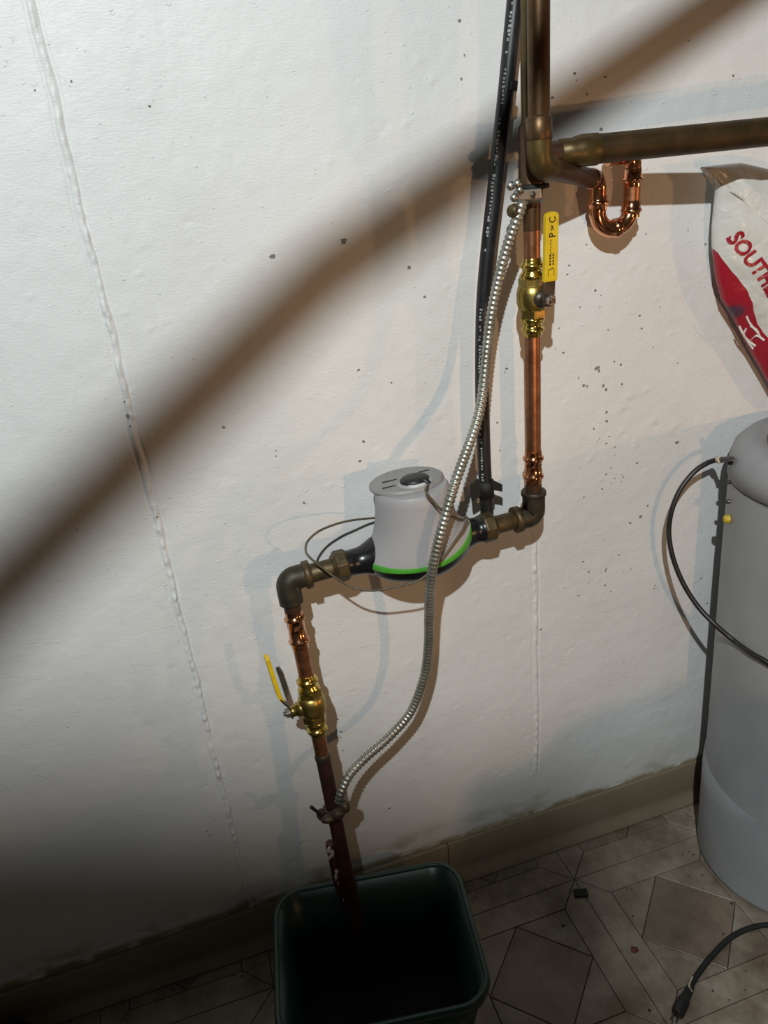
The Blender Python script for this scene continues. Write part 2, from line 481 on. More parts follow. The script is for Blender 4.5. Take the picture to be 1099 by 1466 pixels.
# pits where the paint has come off (bare grey concrete), child of the wall
rnd = random.Random(11)
pm = MB()
pits = [(852, 416, 3), (860, 423, 2), (858, 440, 2), (870, 472, 2), (915, 452, 2.5), (855, 527, 5), (857, 531, 4), (828, 541, 3), (835, 552, 4), (840, 553, 3), (867, 558, 5), (863, 552, 4),
        (868, 590, 3), (868, 603, 4), (850, 614, 3), (868, 635, 3), (880, 640, 2.5), (880, 652, 2), (968, 633, 4), (888, 522, 3), (879, 518, 2.5), (872, 625, 2), (858, 628, 2), (855, 632, 2), (890, 550, 3),
        (868, 679, 2.5), (880, 685, 2), (875, 670, 2), (890, 690, 2), (892, 683, 2), (890, 680, 2), (836, 712, 2), (927, 724, 3), (917, 740, 4), (902, 749, 3), (912, 663, 3), (862, 700, 2), (875, 692, 2),
        (835, 805, 2.5), (843, 819, 3), (867, 818, 3.5), (868, 815, 2.5), (892, 820, 2), (896, 804, 2), (903, 815, 2), (886, 795, 2), (843, 835, 2), (866, 838, 3), (808, 842, 2), (828, 853, 2.5), (937, 838, 2), (936, 842, 2), (940, 840, 2), (774, 901, 2.5),
        (874, 847, 2), (1003, 828, 4), (1012, 864, 3), (1001, 850, 2), (390, 367, 4), (214, 152, 2.5), (102, 116, 2.5), (50, 129, 2), (492, 345, 5), (585, 383, 3), (665, 79, 3), (658, 30, 3), (660, 113, 3), (512, 530, 2), (395, 645, 2.5), (608, 425, 3),
        (110, 760, 2), (320, 612, 3), (225, 740, 2), (178, 575, 2.5), (182, 595, 3), (183, 598, 2), (186, 610, 2), (395, 653, 2), (435, 720, 3), (585, 695, 2.5), (520, 632, 3), (515, 660, 2.5), (560, 548, 2), (514, 529, 2.5),
        (800, 470, 2), (795, 500, 2), (806, 505, 2.5), (830, 440, 2), (840, 350, 2), (815, 380, 2.5), (812, 393, 2), (945, 440, 2), (970, 520, 2), (935, 497, 2), (918, 470, 2.5), (725, 528, 3), (723, 533, 2), (712, 605, 2.5), (715, 645, 3),
        (300, 1195, 3), (297, 1190, 2), (484, 1030, 2.5), (488, 1048, 3), (488, 1056, 2.5), (491, 1075, 2), (545, 1080, 2), (557, 1157, 2.5), (1010, 350, 2.5), (985, 330, 2), (925, 335, 2.5), (840, 135, 3), (860, 185, 3), (866, 110, 2.5), (822, 105, 3), (825, 115, 2), (790, 140, 2.5), (985, 58, 2), (1050, 108, 3)]
for (px, py, s) in pits:
    c = at(px, py); r = s * 0.00068
    n = 7; a0 = rnd.random() * 6; asp = rnd.uniform(.6, 1.5)
    ring = []
    for k in range(n):
        a = a0 + 2 * math.pi * k / n; q = r * rnd.uniform(.65, 1.25)
        xx, zz = c.x + q * math.cos(a) * asp, c.z + q * math.sin(a); ring.append((xx, -wall_out(xx, zz) - .0003, zz))
    ring2 = [(x, y + .003, z) for x, y, z in ring]
    pm.loft([ring2, ring], capb=False, smooth=False)
o = pm.build('paint_pits', 'pit', wall); o['kind'] = 'stuff'

# ------------------------------------------------------------------ floor of patterned vinyl tiles
fb = MB(); fb.box((0.8, -1.5, -0.054), (6.8, 3.3, 0.1)); floor = fb.build('floor', 'grout')
floor['kind'] = 'structure'
TS = 0.303; TX0, TY0 = 0.706, -0.243; G = 0.0007; TH = 0.0045


def clip_y(poly, ymax):
    out = []
    for i in range(len(poly)):
        a, b = poly[i], poly[(i + 1) % len(poly)]
        if a[1] <= ymax: out.append(a)
        if (a[1] <= ymax) != (b[1] <= ymax):
            t = (ymax - a[1]) / (b[1] - a[1]); out.append((a[0] + (b[0] - a[0]) * t, ymax))
    return out


def inset(poly, g):
    n = len(poly); out = []
    for i in range(n):
        p0, p1, p2 = Vector(poly[i - 1]), Vector(poly[i]), Vector(poly[(i + 1) % n])
        e0 = (p1 - p0).normalized(); e1 = (p2 - p1).normalized()
        n0 = Vector((-e0.y, e0.x)); n1 = Vector((-e1.y, e1.x))
        d = 1 + n0.dot(n1); out.append(tuple(p1 + (n0 + n1) * (g / max(d, .3))))
    return out


def piece_mesh(name, poly, m):
    mb = MB(); b = 0.0008
    r0 = [(x, y, -.004) for x, y in poly]; r1 = [(x, y, -.0006) for x, y in poly]; r2 = [(x, y, 0.0) for x, y in inset(poly, b)]
    mb.loft([r0, r1, r2], smooth=False)
    me = bpy.data.meshes.new(name); me.from_pydata(mb.v, [], mb.f); me.materials.append(M[m]); return me


h = TS / 2; q = 0.101
shapes = {'tile_diamond': [[(q, 0), (0, q), (-q, 0), (0, -q)]], 'tile_triangle': [], 'tile_border': []}
for k in range(4):
    c, s = [(1, 0), (0, 1), (-1, 0), (0, -1)][k]
    rot = lambda p: (p[0] * c - p[1] * s, p[0] * s + p[1] * c)
    shapes['tile_triangle'].append([rot(p) for p in ((q, q), (0, q), (q, 0))])
    shapes['tile_border'].append([rot(p) for p in ((q, -q), (h, -h), (h, h), (q, q))])
mats = {'tile_diamond': 'tile_brown', 'tile_triangle': 'tile_mid', 'tile_border': 'tile_light'}
shared = {}
for j in range(-4, 2):
    for i in range(-4, 3):
        cx, cy = TX0 + i * TS, TY0 + j * TS
        if cy < -1.0: continue
        for nm, polys in shapes.items():
            for k, poly in enumerate(polys):
                wp = [(x + cx, y + cy) for x, y in poly]
                if min(p[1] for p in wp) > -0.02: continue
                # orientation must be counter-clockwise
                ar = sum(wp[a][0] * wp[(a + 1) % len(wp)][1] - wp[(a + 1) % len(wp)][0] * wp[a][1] for a in range(len(wp)))
                loc = poly if ar > 0 else list(reversed(poly))
                if max(p[1] for p in wp) > -0.012:
                    cl = clip_y([(x, y + cy) for x, y in loc], -0.012); loc = [(x, y - cy) for x, y in cl]
                    if len(loc) < 3: continue
                    me = piece_mesh(nm, inset(loc, G), mats[nm])
                else:
                    if (nm, k) not in shared: shared[(nm, k)] = piece_mesh(nm, inset(loc, G), mats[nm])
                    me = shared[(nm, k)]
                o = bpy.data.objects.new(nm, me); COL.objects.link(o); o.parent = floor
                o.location = (cx - floor.location.x, cy - floor.location.y, -floor.location.z + rnd.uniform(-.0001, .0001))


# ------------------------------------------------------------------ baseboard (vinyl cove base)
def base_strip(name, x0, x1, off0, off1, top0, top1):
    mb = MB(); n = max(2, int((x1 - x0) / .02)); prof = []
    for k in range(8):
        a = k / 7; prof.append((0.015 * (1 - a) ** 2.2 + .0045, .004 + .028 * a ** .8))
    rings = []
    for i in range(n + 1):
        t = i / n; x = x0 + (x1 - x0) * t; of = off0 + (off1 - off0) * t + .0015 * math.sin(x * 11); tp = top0 + (top1 - top0) * t + .0018 * math.sin(x * 9 + 1)
        ring = [(x, .004, 0.0015), (x, -.021 - of * .3, 0.0015)]
        ring += [(x, -(y + of * .5), z) for y, z in prof]
        ring += [(x, -.0045 - of, tp - .002), (x, -.003 - of, tp), (x, .004, tp)]
        rings.append([Vector(p) for p in reversed(ring)])
    mb.loft(rings, smooth=True)
    o = mb.build(name, 'baseboard'); o['kind'] = 'structure'; return o


base_strip('baseboard_right', 0.325, 4.0, .003, .004, .104, .107)
base_strip('baseboard_left', -2.4, 0.323, .004, .004, .085, .105)

# ------------------------------------------------------------------ right-hand riser, tee and branch
RY = -0.075
RX = at(762.5, 560, RY).x


def rz(py): return at(762.5, py, RY).z


r22, r28 = 0.0111, 0.0143
UP = Vector((0, 0, 1))
eR = Vector((RX, RY, at(762, 738, RY).z))
eL = at(410.5, 830, RY)
axis = (eR - eL).normalized()           # along the meter, left to right


def coupling_profile(z0, z1, r):
    L = z1 - z0
    return [(0, r + .0012), (.006, r + .0016), (.0085, r + .0018), (.0105, r + .0042), (.0135, r + .0042), (.0155, r + .0020),
            (L * .5 - .003, r + .0018), (L * .5, r + .0008), (L * .5 + .003, r + .0018),
            (L - .0155, r + .0020), (L - .0135, r + .0042), (L - .0105, r + .0042), (L - .0085, r + .0018), (L - .006, r + .0016), (L, r + .0012)]


def nipple_and_nut(root, e, d, nut_at, mat_n='bronze'):
    """threaded nipple leaving the elbow at e along d, then the union nut of the meter"""
    MB().prof(e + d * .018, d, [(0, .0125), (.002, .0140), (nut_at - .018, .0140)], 20).build('nipple', mat_n, root)
    MB().prof(e + d * nut_at, d, [(0, .0165), (.004, .0205), (.006, .0235), (.020, .0235), (.023, .0215), (.0235, .018)], 8, smooth=False, phase=.3).build('union_nut', mat_n, root, bevel=.001)


riserR = thing('riser_pipe', (RX, RY, eR.z - .02), 'copper riser rising from the right side of the meter past a yellow lever', 'pipe', 'copper riser pipes')
mb = MB()
pts = [eR - axis * .030 * 1.0] + arc(eR, axis, UP, .012, 8) + [eR + UP * .036]
mb.sweep(pts, .0172, 20)
mb.build('elbow', 'bronze_dark', riserR)
MB().prof(eR - axis * .034, axis, [(0, .0165), (.001, .0205), (.010, .0205), (.011, .0175)], 20).build('elbow_collar', 'bronze', riserR)
MB().prof(eR + UP * .034, UP, [(0, .0182), (.001, .0190), (.006, .0190), (.0075, .0176)], 20).build('elbow_collar', 'bronze_dark', riserR)
nipple_and_nut(riserR, eR, -axis, .064)
z690, z645 = rz(692), rz(645)
MB().prof((RX, RY, eR.z + .034), UP, [(0, .0122), (z690 - eR.z - .034 + .004, .0122)], 18).build('thread', 'copper_dark', riserR)
MB().prof((RX, RY, z690), UP, coupling_profile(z690, z645, r22), 24).build('press_coupling', 'copper_bright', riserR)
zv0, zv1 = rz(481), rz(369)
MB().prof((RX, RY, z645 - .005), UP, [(0, r22), (zv0 - z645 + .012, r22)], 24).build('pipe', 'copper', riserR)
zm = rz(330)
MB().prof((RX, RY, zv1 - .006), UP, [(0, r22), (zm - zv1 + .006, r22)], 24).build('pipe', 'copper', riserR)
ztb, ztt = rz(266), rz(176)
MB().prof((RX, RY, zm), UP, [(0, r22 + .0002), (ztb - zm + .004, r22 + .0002)], 24).build('pipe', 'copper_old', riserR)
# tee behind the drop pipe
ztm = FZ - 0.0045
MB().prof((RX, RY, ztb), UP, [(0, .0125), (.0005, .0165), (.004, .0168), (.006, .0155), (ztt - ztb - .004, .0155), (ztt - ztb, .0130)], 24).build('tee_fitting', 'copper_dark', riserR)
MB().prof((RX + .002, RY, ztb - .004), UP, [(0, .0185), (.001, .0205), (.005, .0205), (.006, .0185)], 24).build('rubber_ring', 'black_matt', riserR)
MB().prof((RX, RY, ztt - .004), UP, [(0, r22), (0.62, r22)], 24).build('pipe', 'copper_olive', riserR)

hd = Vector((0.215, -0.028, 0.0)).normalized()
h0 = Vector((RX, RY, ztm))
branch = thing('branch_pipe', tuple(h0 + hd * .014), 'long brown copper branch pipe running level to the right edge', 'pipe')
MB().prof(h0 + hd * .012, hd, [(0, .0142), (.052, .0142)], 24).build('stub', 'copper_dark', branch)
MB().prof(h0 + hd * .036, hd, [(0, .0144), (.001, .0158), (.016, .0158), (.024, .0180), (.030, .0188), (.050, .0188), (.051, .0174)], 24).build('reducer', 'copper_olive', branch)
MB().prof(h0 + hd * .080, hd, [(0, .0174), (1.9, .0174)], 28).build('pipe', 'copper_dull', branch)

# ------------------------------------------------------------------ front drop pipe with elbow and stub
FY = -0.117
fx = at(771, 140, FY).x
fe = at(771, 238, FY); fe.x = fx
trap_y = -0.036
tl = at(856, 258, trap_y)                # first trap corner
sd = (tl - fe).normalized()
drop = thing('drop_pipe', (fx, FY, fe.z - .02), 'thick dull brown copper drop pipe turning an elbow above the silver clamp', 'pipe')
MB().prof(fe + UP * .046, UP, [(0, .0128), (.75, .0128)], 28).build('pipe', 'copper_old', drop)
mb = MB(); pts = [fe + UP * .052, fe + UP * .030] + arc(fe, -UP, sd, .020, 10) + [fe + sd * .026]
mb.sweep(pts, .0150, 24); mb.build('elbow', 'copper_olive', drop)
mb = MB(); mb.prof(fe + UP * .028, UP, [(0, .0150), (.001, .0156), (.024, .0156), (.026, .0132)], 28); mb.build('elbow_socket', 'copper_old', drop)
Ls = (tl - fe).length
MB().prof(fe + sd * .022, sd, [(0, r22 + .001), (Ls - .030, r22 + .001)], 24).build('stub', 'copper_dark', drop)

# ------------------------------------------------------------------ bright copper trap loop
trap = thing('trap_loop', (tl.x + .025, trap_y, at(878, 342, trap_y).z), 'shiny new copper U-shaped loop below the branch pipe', 'pipe')
tr = Vector((at(904, 280, trap_y).x, trap_y, 0)); zb = at(880, 328, trap_y).z
ttop = at(898, 222, trap_y).z
rt = 0.0112
mb = MB(); mb.sweep([tl - sd * .020] + arc(tl, sd, -UP, .013, 10) + [Vector((tl.x, tl.y, tl.z - .026))], rt, 24)
mb.prof(tl - sd * .022, sd, [(0, rt), (.001, rt + .002), (.006, rt + .002), (.007, rt)], 24)
mb.build('elbow', 'copper_bright', trap)


def bead_run(p, d, L, r):
    return MB().prof(p, d, [(0, r + .0008), (.004, r + .0010), (.006, r + .0012), (.0075, r + .0032), (.0105, r + .0032), (.012, r + .0012), (L, r + .0008)], 24)


zl = at(856, 285, trap_y).z; zr = at(904, 298, trap_y).z
bead_run((tl.x, trap_y, zl + .004), -UP, .020, rt).build('press_bead', 'copper_bright', trap)
Rb = (tr.x - tl.x) / 2
cb = Vector((tl.x + Rb, trap_y, zb + Rb))
pts = [Vector((tl.x, trap_y, zl))]
for i in range(17):
    a = math.pi + math.pi * i / 16; pts.append(cb + Vector((Rb * math.cos(a), 0, Rb * math.sin(a))))
pts.append(Vector((tr.x, trap_y, zr)))
mb = MB(); mb.sweep(pts, rt, 24); mb.build('u_bend', 'copper_bright', trap)
bm_ = cb + Vector((Rb * .15, 0, -Rb * .985))
MB().prof(bm_ - Vector((.005, 0, 0)), (1, 0, .1), [(0, rt + .0006), (.002, rt + .0022), (.008, rt + .0022), (.010, rt + .0006)], 24).build('coupling_ring', 'copper_bright', trap)
bead_run((tr.x, trap_y, zr - .012), UP, .022, rt).build('press_bead', 'copper_bright', trap)
MB().prof((tr.x, trap_y, zr), UP, [(0, rt), (ttop - zr - .016, rt)], 24).build('pipe', 'copper', trap)
bead_run((tr.x, trap_y, ttop - .040), UP, .022, rt).build('press_bead', 'copper_bright', trap)
te = Vector((tr.x, trap_y, ttop))
mb = MB(); mb.sweep([te - UP * .022] + arc(te, UP, Vector((-1, 0, 0)), .013, 10) + [te - Vector((.040, 0, 0))], rt, 24); mb.build('elbow', 'copper_bright', trap)


# ------------------------------------------------------------------ ball valves
def grip_strip(mb, path, wdir, w, th, n_round=4):
    """lever with a rounded tip"""
    P = [Vector(p) for p in path]; W = [w] * len(P)
    d = (P[-1] - P[-2]).normalized(); tip = P[-1]; r = w / 2
    for k in range(1, n_round + 1):
        a = math.pi / 2 * k / n_round
        P.append(tip + d * (r * .55 * math.sin(a))); W.append(w * max(math.cos(a), .25))
    mb.strip(P, wdir, W, th); return mb


def ball_valve(c, up, L, stem, label, lever_off, lever_len, side, flip=1, text=False):
    up = up.normalized(); stem = (Vector(stem) - up * Vector(stem).dot(up)).normalized()
    root = thing('ball_valve', tuple(c - up * L / 2), label, 'valve', 'brass ball valves')
    b = c - up * (L / 2); r = r22
    k = L / .118
    lo = [(0, r + .0010), (.004 * k, r + .0020), (.007 * k, r + .0022), (.009 * k, r + .0050), (.0125 * k, r + .0050), (.0145 * k, r + .0022), (.019 * k, r + .0016),
          (.024 * k, r + .0052), (.030 * k, r + .0058), (.0305 * k, r + .003)]
    MB().prof(b, up, lo, 24).build('press_end', 'brass', root)
    MB().prof(b + up * L, -up, lo, 24).build('press_end', 'brass', root)
    MB().prof(b + up * .0295 * k, up, [(0, .0190), (.012 * k, .0190)], 6, smooth=False, phase=.2).build('hex_collar', 'brass_dull', root, bevel=.0012)
    MB().prof(b + up * .0405 * k, up, [(0, .0165), (.003, .0188), (.012 * k, .0208), (.026 * k, .0208), (.036 * k, .0190), (.038 * k, .017)], 24).build('body', 'brass_dull', root)
    MB().prof(b + up * .0770 * k, up, [(0, .0185), (.0115 * k, .0185)], 6, smooth=False, phase=.6).build('hex_collar', 'brass_dull', root, bevel=.0012)
    sc = b + up * (.0595 * k)
    st = MB().prof(sc + stem * .016, stem, [(0, .0115), (.008, .0110), (.0085, .0085), (.020, .0085)], 16); st.build('stem', 'brass_dull' if not text else 'steel_dark', root)
    MB().prof(sc + stem * .034, stem, [(0, .0078), (.007, .0078), (.0075, .0060)], 6, smooth=False).build('nut', 'steel', root, bevel=.0006)
    MB().prof(sc + stem * .0405, stem, [(0, .0036), (.004, .0036)], 12).build('stem_end', 'steel_dark', root)
    wd = up.cross(stem).normalized(); dn = up
    p0 = sc + stem * .0335
    base = [p0 - dn * .008, p0 + dn * .002, p0 + dn * .012 + stem * .001, p0 + dn * .020 + stem * lever_off * .6, p0 + dn * .030 + stem * lever_off]
    sk = Vector(side)
    lever = MB().strip([x + sk * (max(0, i - 1) * .0015) for i, x in enumerate(base)], wd, [.015, .018, .018, .0175, .017], .0028).build('lever', 'steel_dark', root, bevel=.0006)
    g0 = base[-1] + sk * .0045
    gp = [g0 - dn * .006 - stem * lever_off * .25, g0 + dn * .004, g0 + dn * (lever_len * .35) + sk * .004, g0 + dn * (lever_len * .7) + sk * .008, g0 + dn * lever_len + sk * .012]
    grip = grip_strip(MB(), gp, wd, .0200 if text else .0165, .0058).build('grip', 'yellow', root, bevel=.0016)
    return root, grip, g0, dn, wd, stem, sk


cR = Vector((RX, RY, (zv0 + zv1) / 2))
vr = ball_valve(cR, UP, zv1 - zv0, (0.17, -0.985, 0), 'brass ball valve with broad yellow lever upright on the right riser', .003, .072, (0.12, 0, 0), text=True)


def text_mesh(s, size, bold=0.0):
    cu = bpy.data.curves.new('txt', 'FONT'); cu.body = s; cu.size = size; cu.offset = bold; cu.resolution_u = 3
    ob = bpy.data.objects.new('txt', cu); COL.objects.link(ob)
    bpy.context.view_layer.update()
    me = ob.evaluated_get(bpy.context.evaluated_depsgraph_get()).to_mesh()
    V = [tuple(v.co) for v in me.vertices]; F = [tuple(p.vertices) for p in me.polygons]
    bpy.data.objects.remove(ob, do_unlink=True); bpy.data.curves.remove(cu)
    return V, F


def print_on(mb, V, F, o, u, v, n, sx=1.0):
    mb.add([o + u * (x * sx) + v * y + n * .0002 for x, y, _ in V], F, False)


# printing on the right lever: reads upward along the grip
root, grip, g0, dn, wd, st, sk = vr
face = g0 + st * .0030
wv = wd if (RM.transposed() @ wd).x > 0 else -wd     # towards the right of the picture
mb = MB(); V, F = text_mesh('P', .0145, .0002); print_on(mb, V, F, face + dn * .0470 + wv * .006, dn, -wv, st, .8)
V, F = text_mesh('C', .0145, .0002); print_on(mb, V, F, face + dn * .0640 + wv * .006, dn, -wv, st, .8)


def bar(mb, x, y, L, w, ang=0.0):
    u = dn * math.cos(ang) - wv * math.sin(ang); v = dn * math.sin(ang) + wv * math.cos(ang)
    o = face + dn * x + wv * y + st * .0002
    mb.add([o, o + u * L, o + u * L + v * w, o + v * w], [(0, 1, 2, 3)], False)


bar(mb, .0555, .0025, .0072, .0013, .55); bar(mb, .0555, -.0022, .0072, .0013, -.55)
for k in range(6): bar(mb, .0235 + k * .0036, -.0015 + .0006 * (k % 2), .003, .0010, .4)
for k in range(4): bar(mb, .014 + k * .0036, .0015, .0026, .0022); bar(mb, .014 + k * .0036, -.0035, .0024, .0026)
for y in (-.0055, .0035): bar(mb, .001, y, .008, .0009)
bar(mb, .008, -.005, .001, .009, .2)
mb.build('print', 'ink', grip)

# left riser
pB = at(521, 1376, -0.172)
dL = (eL - pB).normalized()
riserL = thing('riser_pipe', tuple(pB), 'lower copper riser coming up out of the green bucket to the meter', 'pipe', 'copper riser pipes')


def lp(py): return on_line(pB, eL, py)


mb = MB(); mb.sweep([eL + axis * .030] + arc(eL, -axis, -dL, .012, 8) + [eL - dL * .036], .0172, 20); mb.build('elbow', 'bronze_dark', riserL)
MB().prof(eL + axis * .024, axis, [(0, .0175), (.001, .0205), (.010, .0205), (.011, .0165)], 20).build('elbow_collar', 'bronze', riserL)
nipple_and_nut(riserL, eL, axis, .066)
a, b_ = lp(927), lp(874)
MB().prof(a, dL, coupling_profile(0, (b_ - a).length, r22), 24).build('press_coupling', 'copper_bright', riserL)
MB().prof(b_ - dL * .003, dL, [(0, .0124), ((eL - b_).length - .028, .0124)], 18).build('thread', 'copper_dark', riserL)
vb, vt = lp(1051), lp(966)
MB().prof(vt - dL * .004, dL, [(0, r22), ((a - vt).length + .010, r22)], 24).build('pipe', 'copper', riserL)
s1 = lp(1079)
MB().prof(s1, dL, [(0, r22), ((vb - s1).length + .006, r22)], 24).build('pipe', 'copper', riserL)
MB().prof(s1 - dL * .012, dL, [(0, r22), (.003, r22 + .0012), (.010, r22 + .0014), (.013, r22)], 24).build('solder_joint', 'steel_dark', riserL)
MB().prof(pB, dL, [(0, .0098), (.004, .0108), (.012, .0113), (.028, .0116), ((s1 - pB).length, .0113)], 24).build('pipe', 'maroon', riserL)
MB().prof(pB - dL * .075, dL, [(0, .0098), (.080, .0098)], 18).build('pipe_end', 'copper_dark', riserL)
cL = (vb + vt) / 2
ball_valve(cL, dL, (vt - vb).length, (-0.99, -0.10, 0.0), 'brass ball valve with thin yellow lever seen edge-on on the lower riser', .010, .066, (-.45, 0, 0))
# split old sleeve with peeling white paint clinging to the pipe
f0, f1 = lp(1300), lp(1205)
sl = Vector((-.0150, .004, 0))
mb = MB(); mb.sweep(spline([f0 + sl * .55, f0 * .6 + f1 * .4 + sl * .95, f1 + sl * 1.0], 4), [.0055, .0065, .0075, .0085, .0088, .0088, .0085, .0082, .0078], 12); mb.build('sleeve', 'maroon', riserL)
for t, ang, sz in ((.97, 2.2, 1.0), (.90, 1.6, .9), (.86, 2.6, .7), (.62, 1.5, .8), (.55, 1.9, .8), (.47, 1.6, .55), (.2, 1.3, .4)):
    c = f0 + (f1 - f0) * t + sl * 1.05 + Vector((math.cos(ang) * .006, -.0095, 0))
    pl = []
    for k in range(8):
        a = 2 * math.pi * k / 8; rr = .008 * sz * rnd.uniform(.6, 1.2)
        pl.append(c + Vector((rr * .55 * math.cos(a), .0012 * math.cos(a), rr * 1.1 * math.sin(a))))
    MB().loft([[p + Vector((0, .0015, 0)) for p in pl], pl], smooth=False).build('paint_flake', 'flake', riserL)

# ------------------------------------------------------------------ water meter
mc = at(597, 774, RY)
MX = mc.x; t_ = (MX - eL.x) / (eR.x - eL.x); mcz = eL.z + (eR.z - eL.z) * t_
MC = Vector((MX, RY - .004, mcz))
meter = thing('water_meter', tuple(MC - Vector((0, 0, .04))), 'grey and black water meter with a green stripe and domed top', 'meter')
Rt = Matrix(((axis.x, 0, -axis.z), (axis.y, 1, 0), (axis.z, 0, axis.x)))


def mp(x, y, z): return MC + Rt @ Vector((x, y, z))


def lens(ax, ay, z, ex=2.0, n=48, xo=0.0, yo=0.0, sag=0.0):
    out = []
    for k in range(n):
        a = 2 * math.pi * k / n; c, s = math.cos(a), math.sin(a)
        x = ax * math.copysign(abs(c) ** (2 / ex), c); y = ay * math.copysign(abs(s) ** (2 / ex), s)
        out.append(mp(x + xo, y + yo, z + sag * (x / max(ax, 1e-6)) ** 2 * (1.0 if x > 0 else .25)))
    return out


SG = .016
MB().loft([lens(.020, .012, -.041), lens(.045, .030, -.039), lens(.066, .044, -.031, sag=.006), lens(.078, .053, -.020, sag=.010), lens(.0815, .0565, -.0095, sag=SG)]).build('base', 'meter_black', meter)
MB().loft([lens(.0822, .0572, -.0098, sag=SG), lens(.0826, .0577, -.0090, sag=SG), lens(.0812, .0575, -.0030, sag=SG * 1.65), lens(.0806, .0570, -.0022, sag=SG * 1.65)]).build('stripe', 'meter_green', meter)
MB().loft([lens(.0805, .0572, -.0024, sag=SG * 1.65), lens(.0745, .0565, .012, sag=.013), lens(.0655, .0550, .028, sag=.008), lens(.0595, .0545, .046, sag=.003), lens(.0562, .0535, .064), lens(.0542, .0528, .084),
           lens(.0530, .0522, .0955), lens(.0500, .0498, .1000)]).build('cover', 'meter_grey', meter)
# hood lid: overhangs to the back and left
lidc = dict(xo=-.003, yo=.011)
lid = MB().loft([lens(.0530, 0.0430, .0985, **lidc), lens(.0545, 0.0440, .1005, **lidc), lens(.0540, 0.0437, .1035, **lidc), lens(.0510, 0.0410, .1058, **lidc)]).build('lid', 'meter_lid', meter)
for x, y, l, a in ((-.033, -.004, .020, .05), (-.026, .016, .022, .05), (.028, .022, .016, .05)):
    MB().box(mp(x, y, .1062), (l, .0016, .0012), Matrix.Rotation(a, 3, 'Z')).build('slot', 'ink', lid)
pc = (.004, -.006)
MB().loft([lens(.026, .021, .1050, xo=pc[0], yo=pc[1] - .002, n=28), lens(.0255, .0205, .1072, xo=pc[0], yo=pc[1] - .002, n=28), lens(.022, .017, .1078, xo=pc[0], yo=pc[1] - .002, n=28)]).build('port_ring', 'meter_grey', meter)
MB().loft([lens(.013, .006, .1074, xo=pc[0] - .002, yo=pc[1] - .0165, n=20), lens(.013, .006, .1086, xo=pc[0] - .002, yo=pc[1] - .0165, n=20)]).build('sticker', 'label_white', meter)
MB().loft([lens(.0210, .0170, .1070, xo=pc[0], yo=pc[1], n=28), lens(.0212, .0172, .1105, xo=pc[0], yo=pc[1], n=28), lens(.0180, .0145, .1132, xo=pc[0], yo=pc[1], n=28), lens(.009, .007, .1142, xo=pc[0], yo=pc[1], n=28)]).build('port_cap', 'black_plastic', meter)
MB().prof(mp(.014, -.017, .110), (.4, -.7, -.35), [(0, .0046), (.010, .0042), (.0105, .003)], 12).build('cable_gland', 'black_plastic', meter)
for sgn in (-1, 1):
    d = axis * sgn
    p = MC + d * .062; p = Vector((p.x, RY, p.z))
    Lc = ((eR if sgn > 0 else eL) - p).length - .066 - .0185
    MB().prof(p, d, [(0, .030), (.004, .0295), (.012, .0255), (.022, .0212), (.028, .0198), (Lc - .006, .0192), (Lc - .005, .0208), (Lc, .0208)], 28).build('collar', 'meter_black', meter)

# ------------------------------------------------------------------ meter cable
Z = lambda x, y, Y: at(380 + x / 2.617, 640 + y / 2.617, Y)
wp = [mp(.018, -.024, .1065), Z(600, 165, -.142), Z(630, 205, -.147), Z(655, 232, -.146), Z(690, 255, -.135), Z(718, 266, -.112), Z(738, 272, -.100), Z(752, 264, -.104), Z(757, 270, -.110), Z(745, 295, -.122), Z(735, 315, -.128),
      Z(700, 365, -.137), Z(660, 420, -.142), Z(632, 455, -.145), Z(600, 482, -.146), Z(555, 508, -.145), Z(450, 531, -.135), Z(390, 538, -.125), Z(330, 528, -.115), Z(280, 502, -.108), Z(235, 470, -.106), Z(190, 435, -.104), Z(158, 405, -.098), Z(150, 380, -.092),
      Z(160, 350, -.084), Z(200, 315, -.072), Z(260, 290, -.058), Z(320, 275, -.046), Z(392, 267, -.024), Z(460, 262, -.014), Z(560, 268, -.011)]
mb = MB(); mb.sweep(spline(wp, 6), .00165, 8)
tag(mb.build('signal_cable', 'wire'), 'thin olive cable from the meter top looping around the meter', 'cable')

# ------------------------------------------------------------------ armoured conduit and its clamps
cp = [(748, 287, -.098), (741, 310, -.096), (733, 332, -.092), (721, 370, -.086), (711, 410, -.082), (703, 452, -.080), (697, 500, -.082), (691, 560, -.092), (682, 605, -.106), (666, 650, -.126), (651, 692, -.148), (640, 730, -.158),
      (629, 770, -.162), (620, 808, -.160), (615, 845, -.150), (614, 885, -.136), (613, 925, -.124), (607, 968, -.116), (589, 1017, -.112), (559, 1053, -.116), (522, 1086, -.128), (500, 1110, -.140), (488, 1135, -.148), (485, 1150, -.150)]
path = even(spline([at(*p) for p in cp], 20), .0016)
rad = [.0074, .0072, .0061, .0063] * (len(path) // 4 + 1)
mb = MB(); mb.sweep(path, rad[:len(path)], 14)
tag(mb.build('armoured_conduit', 'conduit'), 'grey ribbed metal conduit hanging in front of the meter', 'conduit')

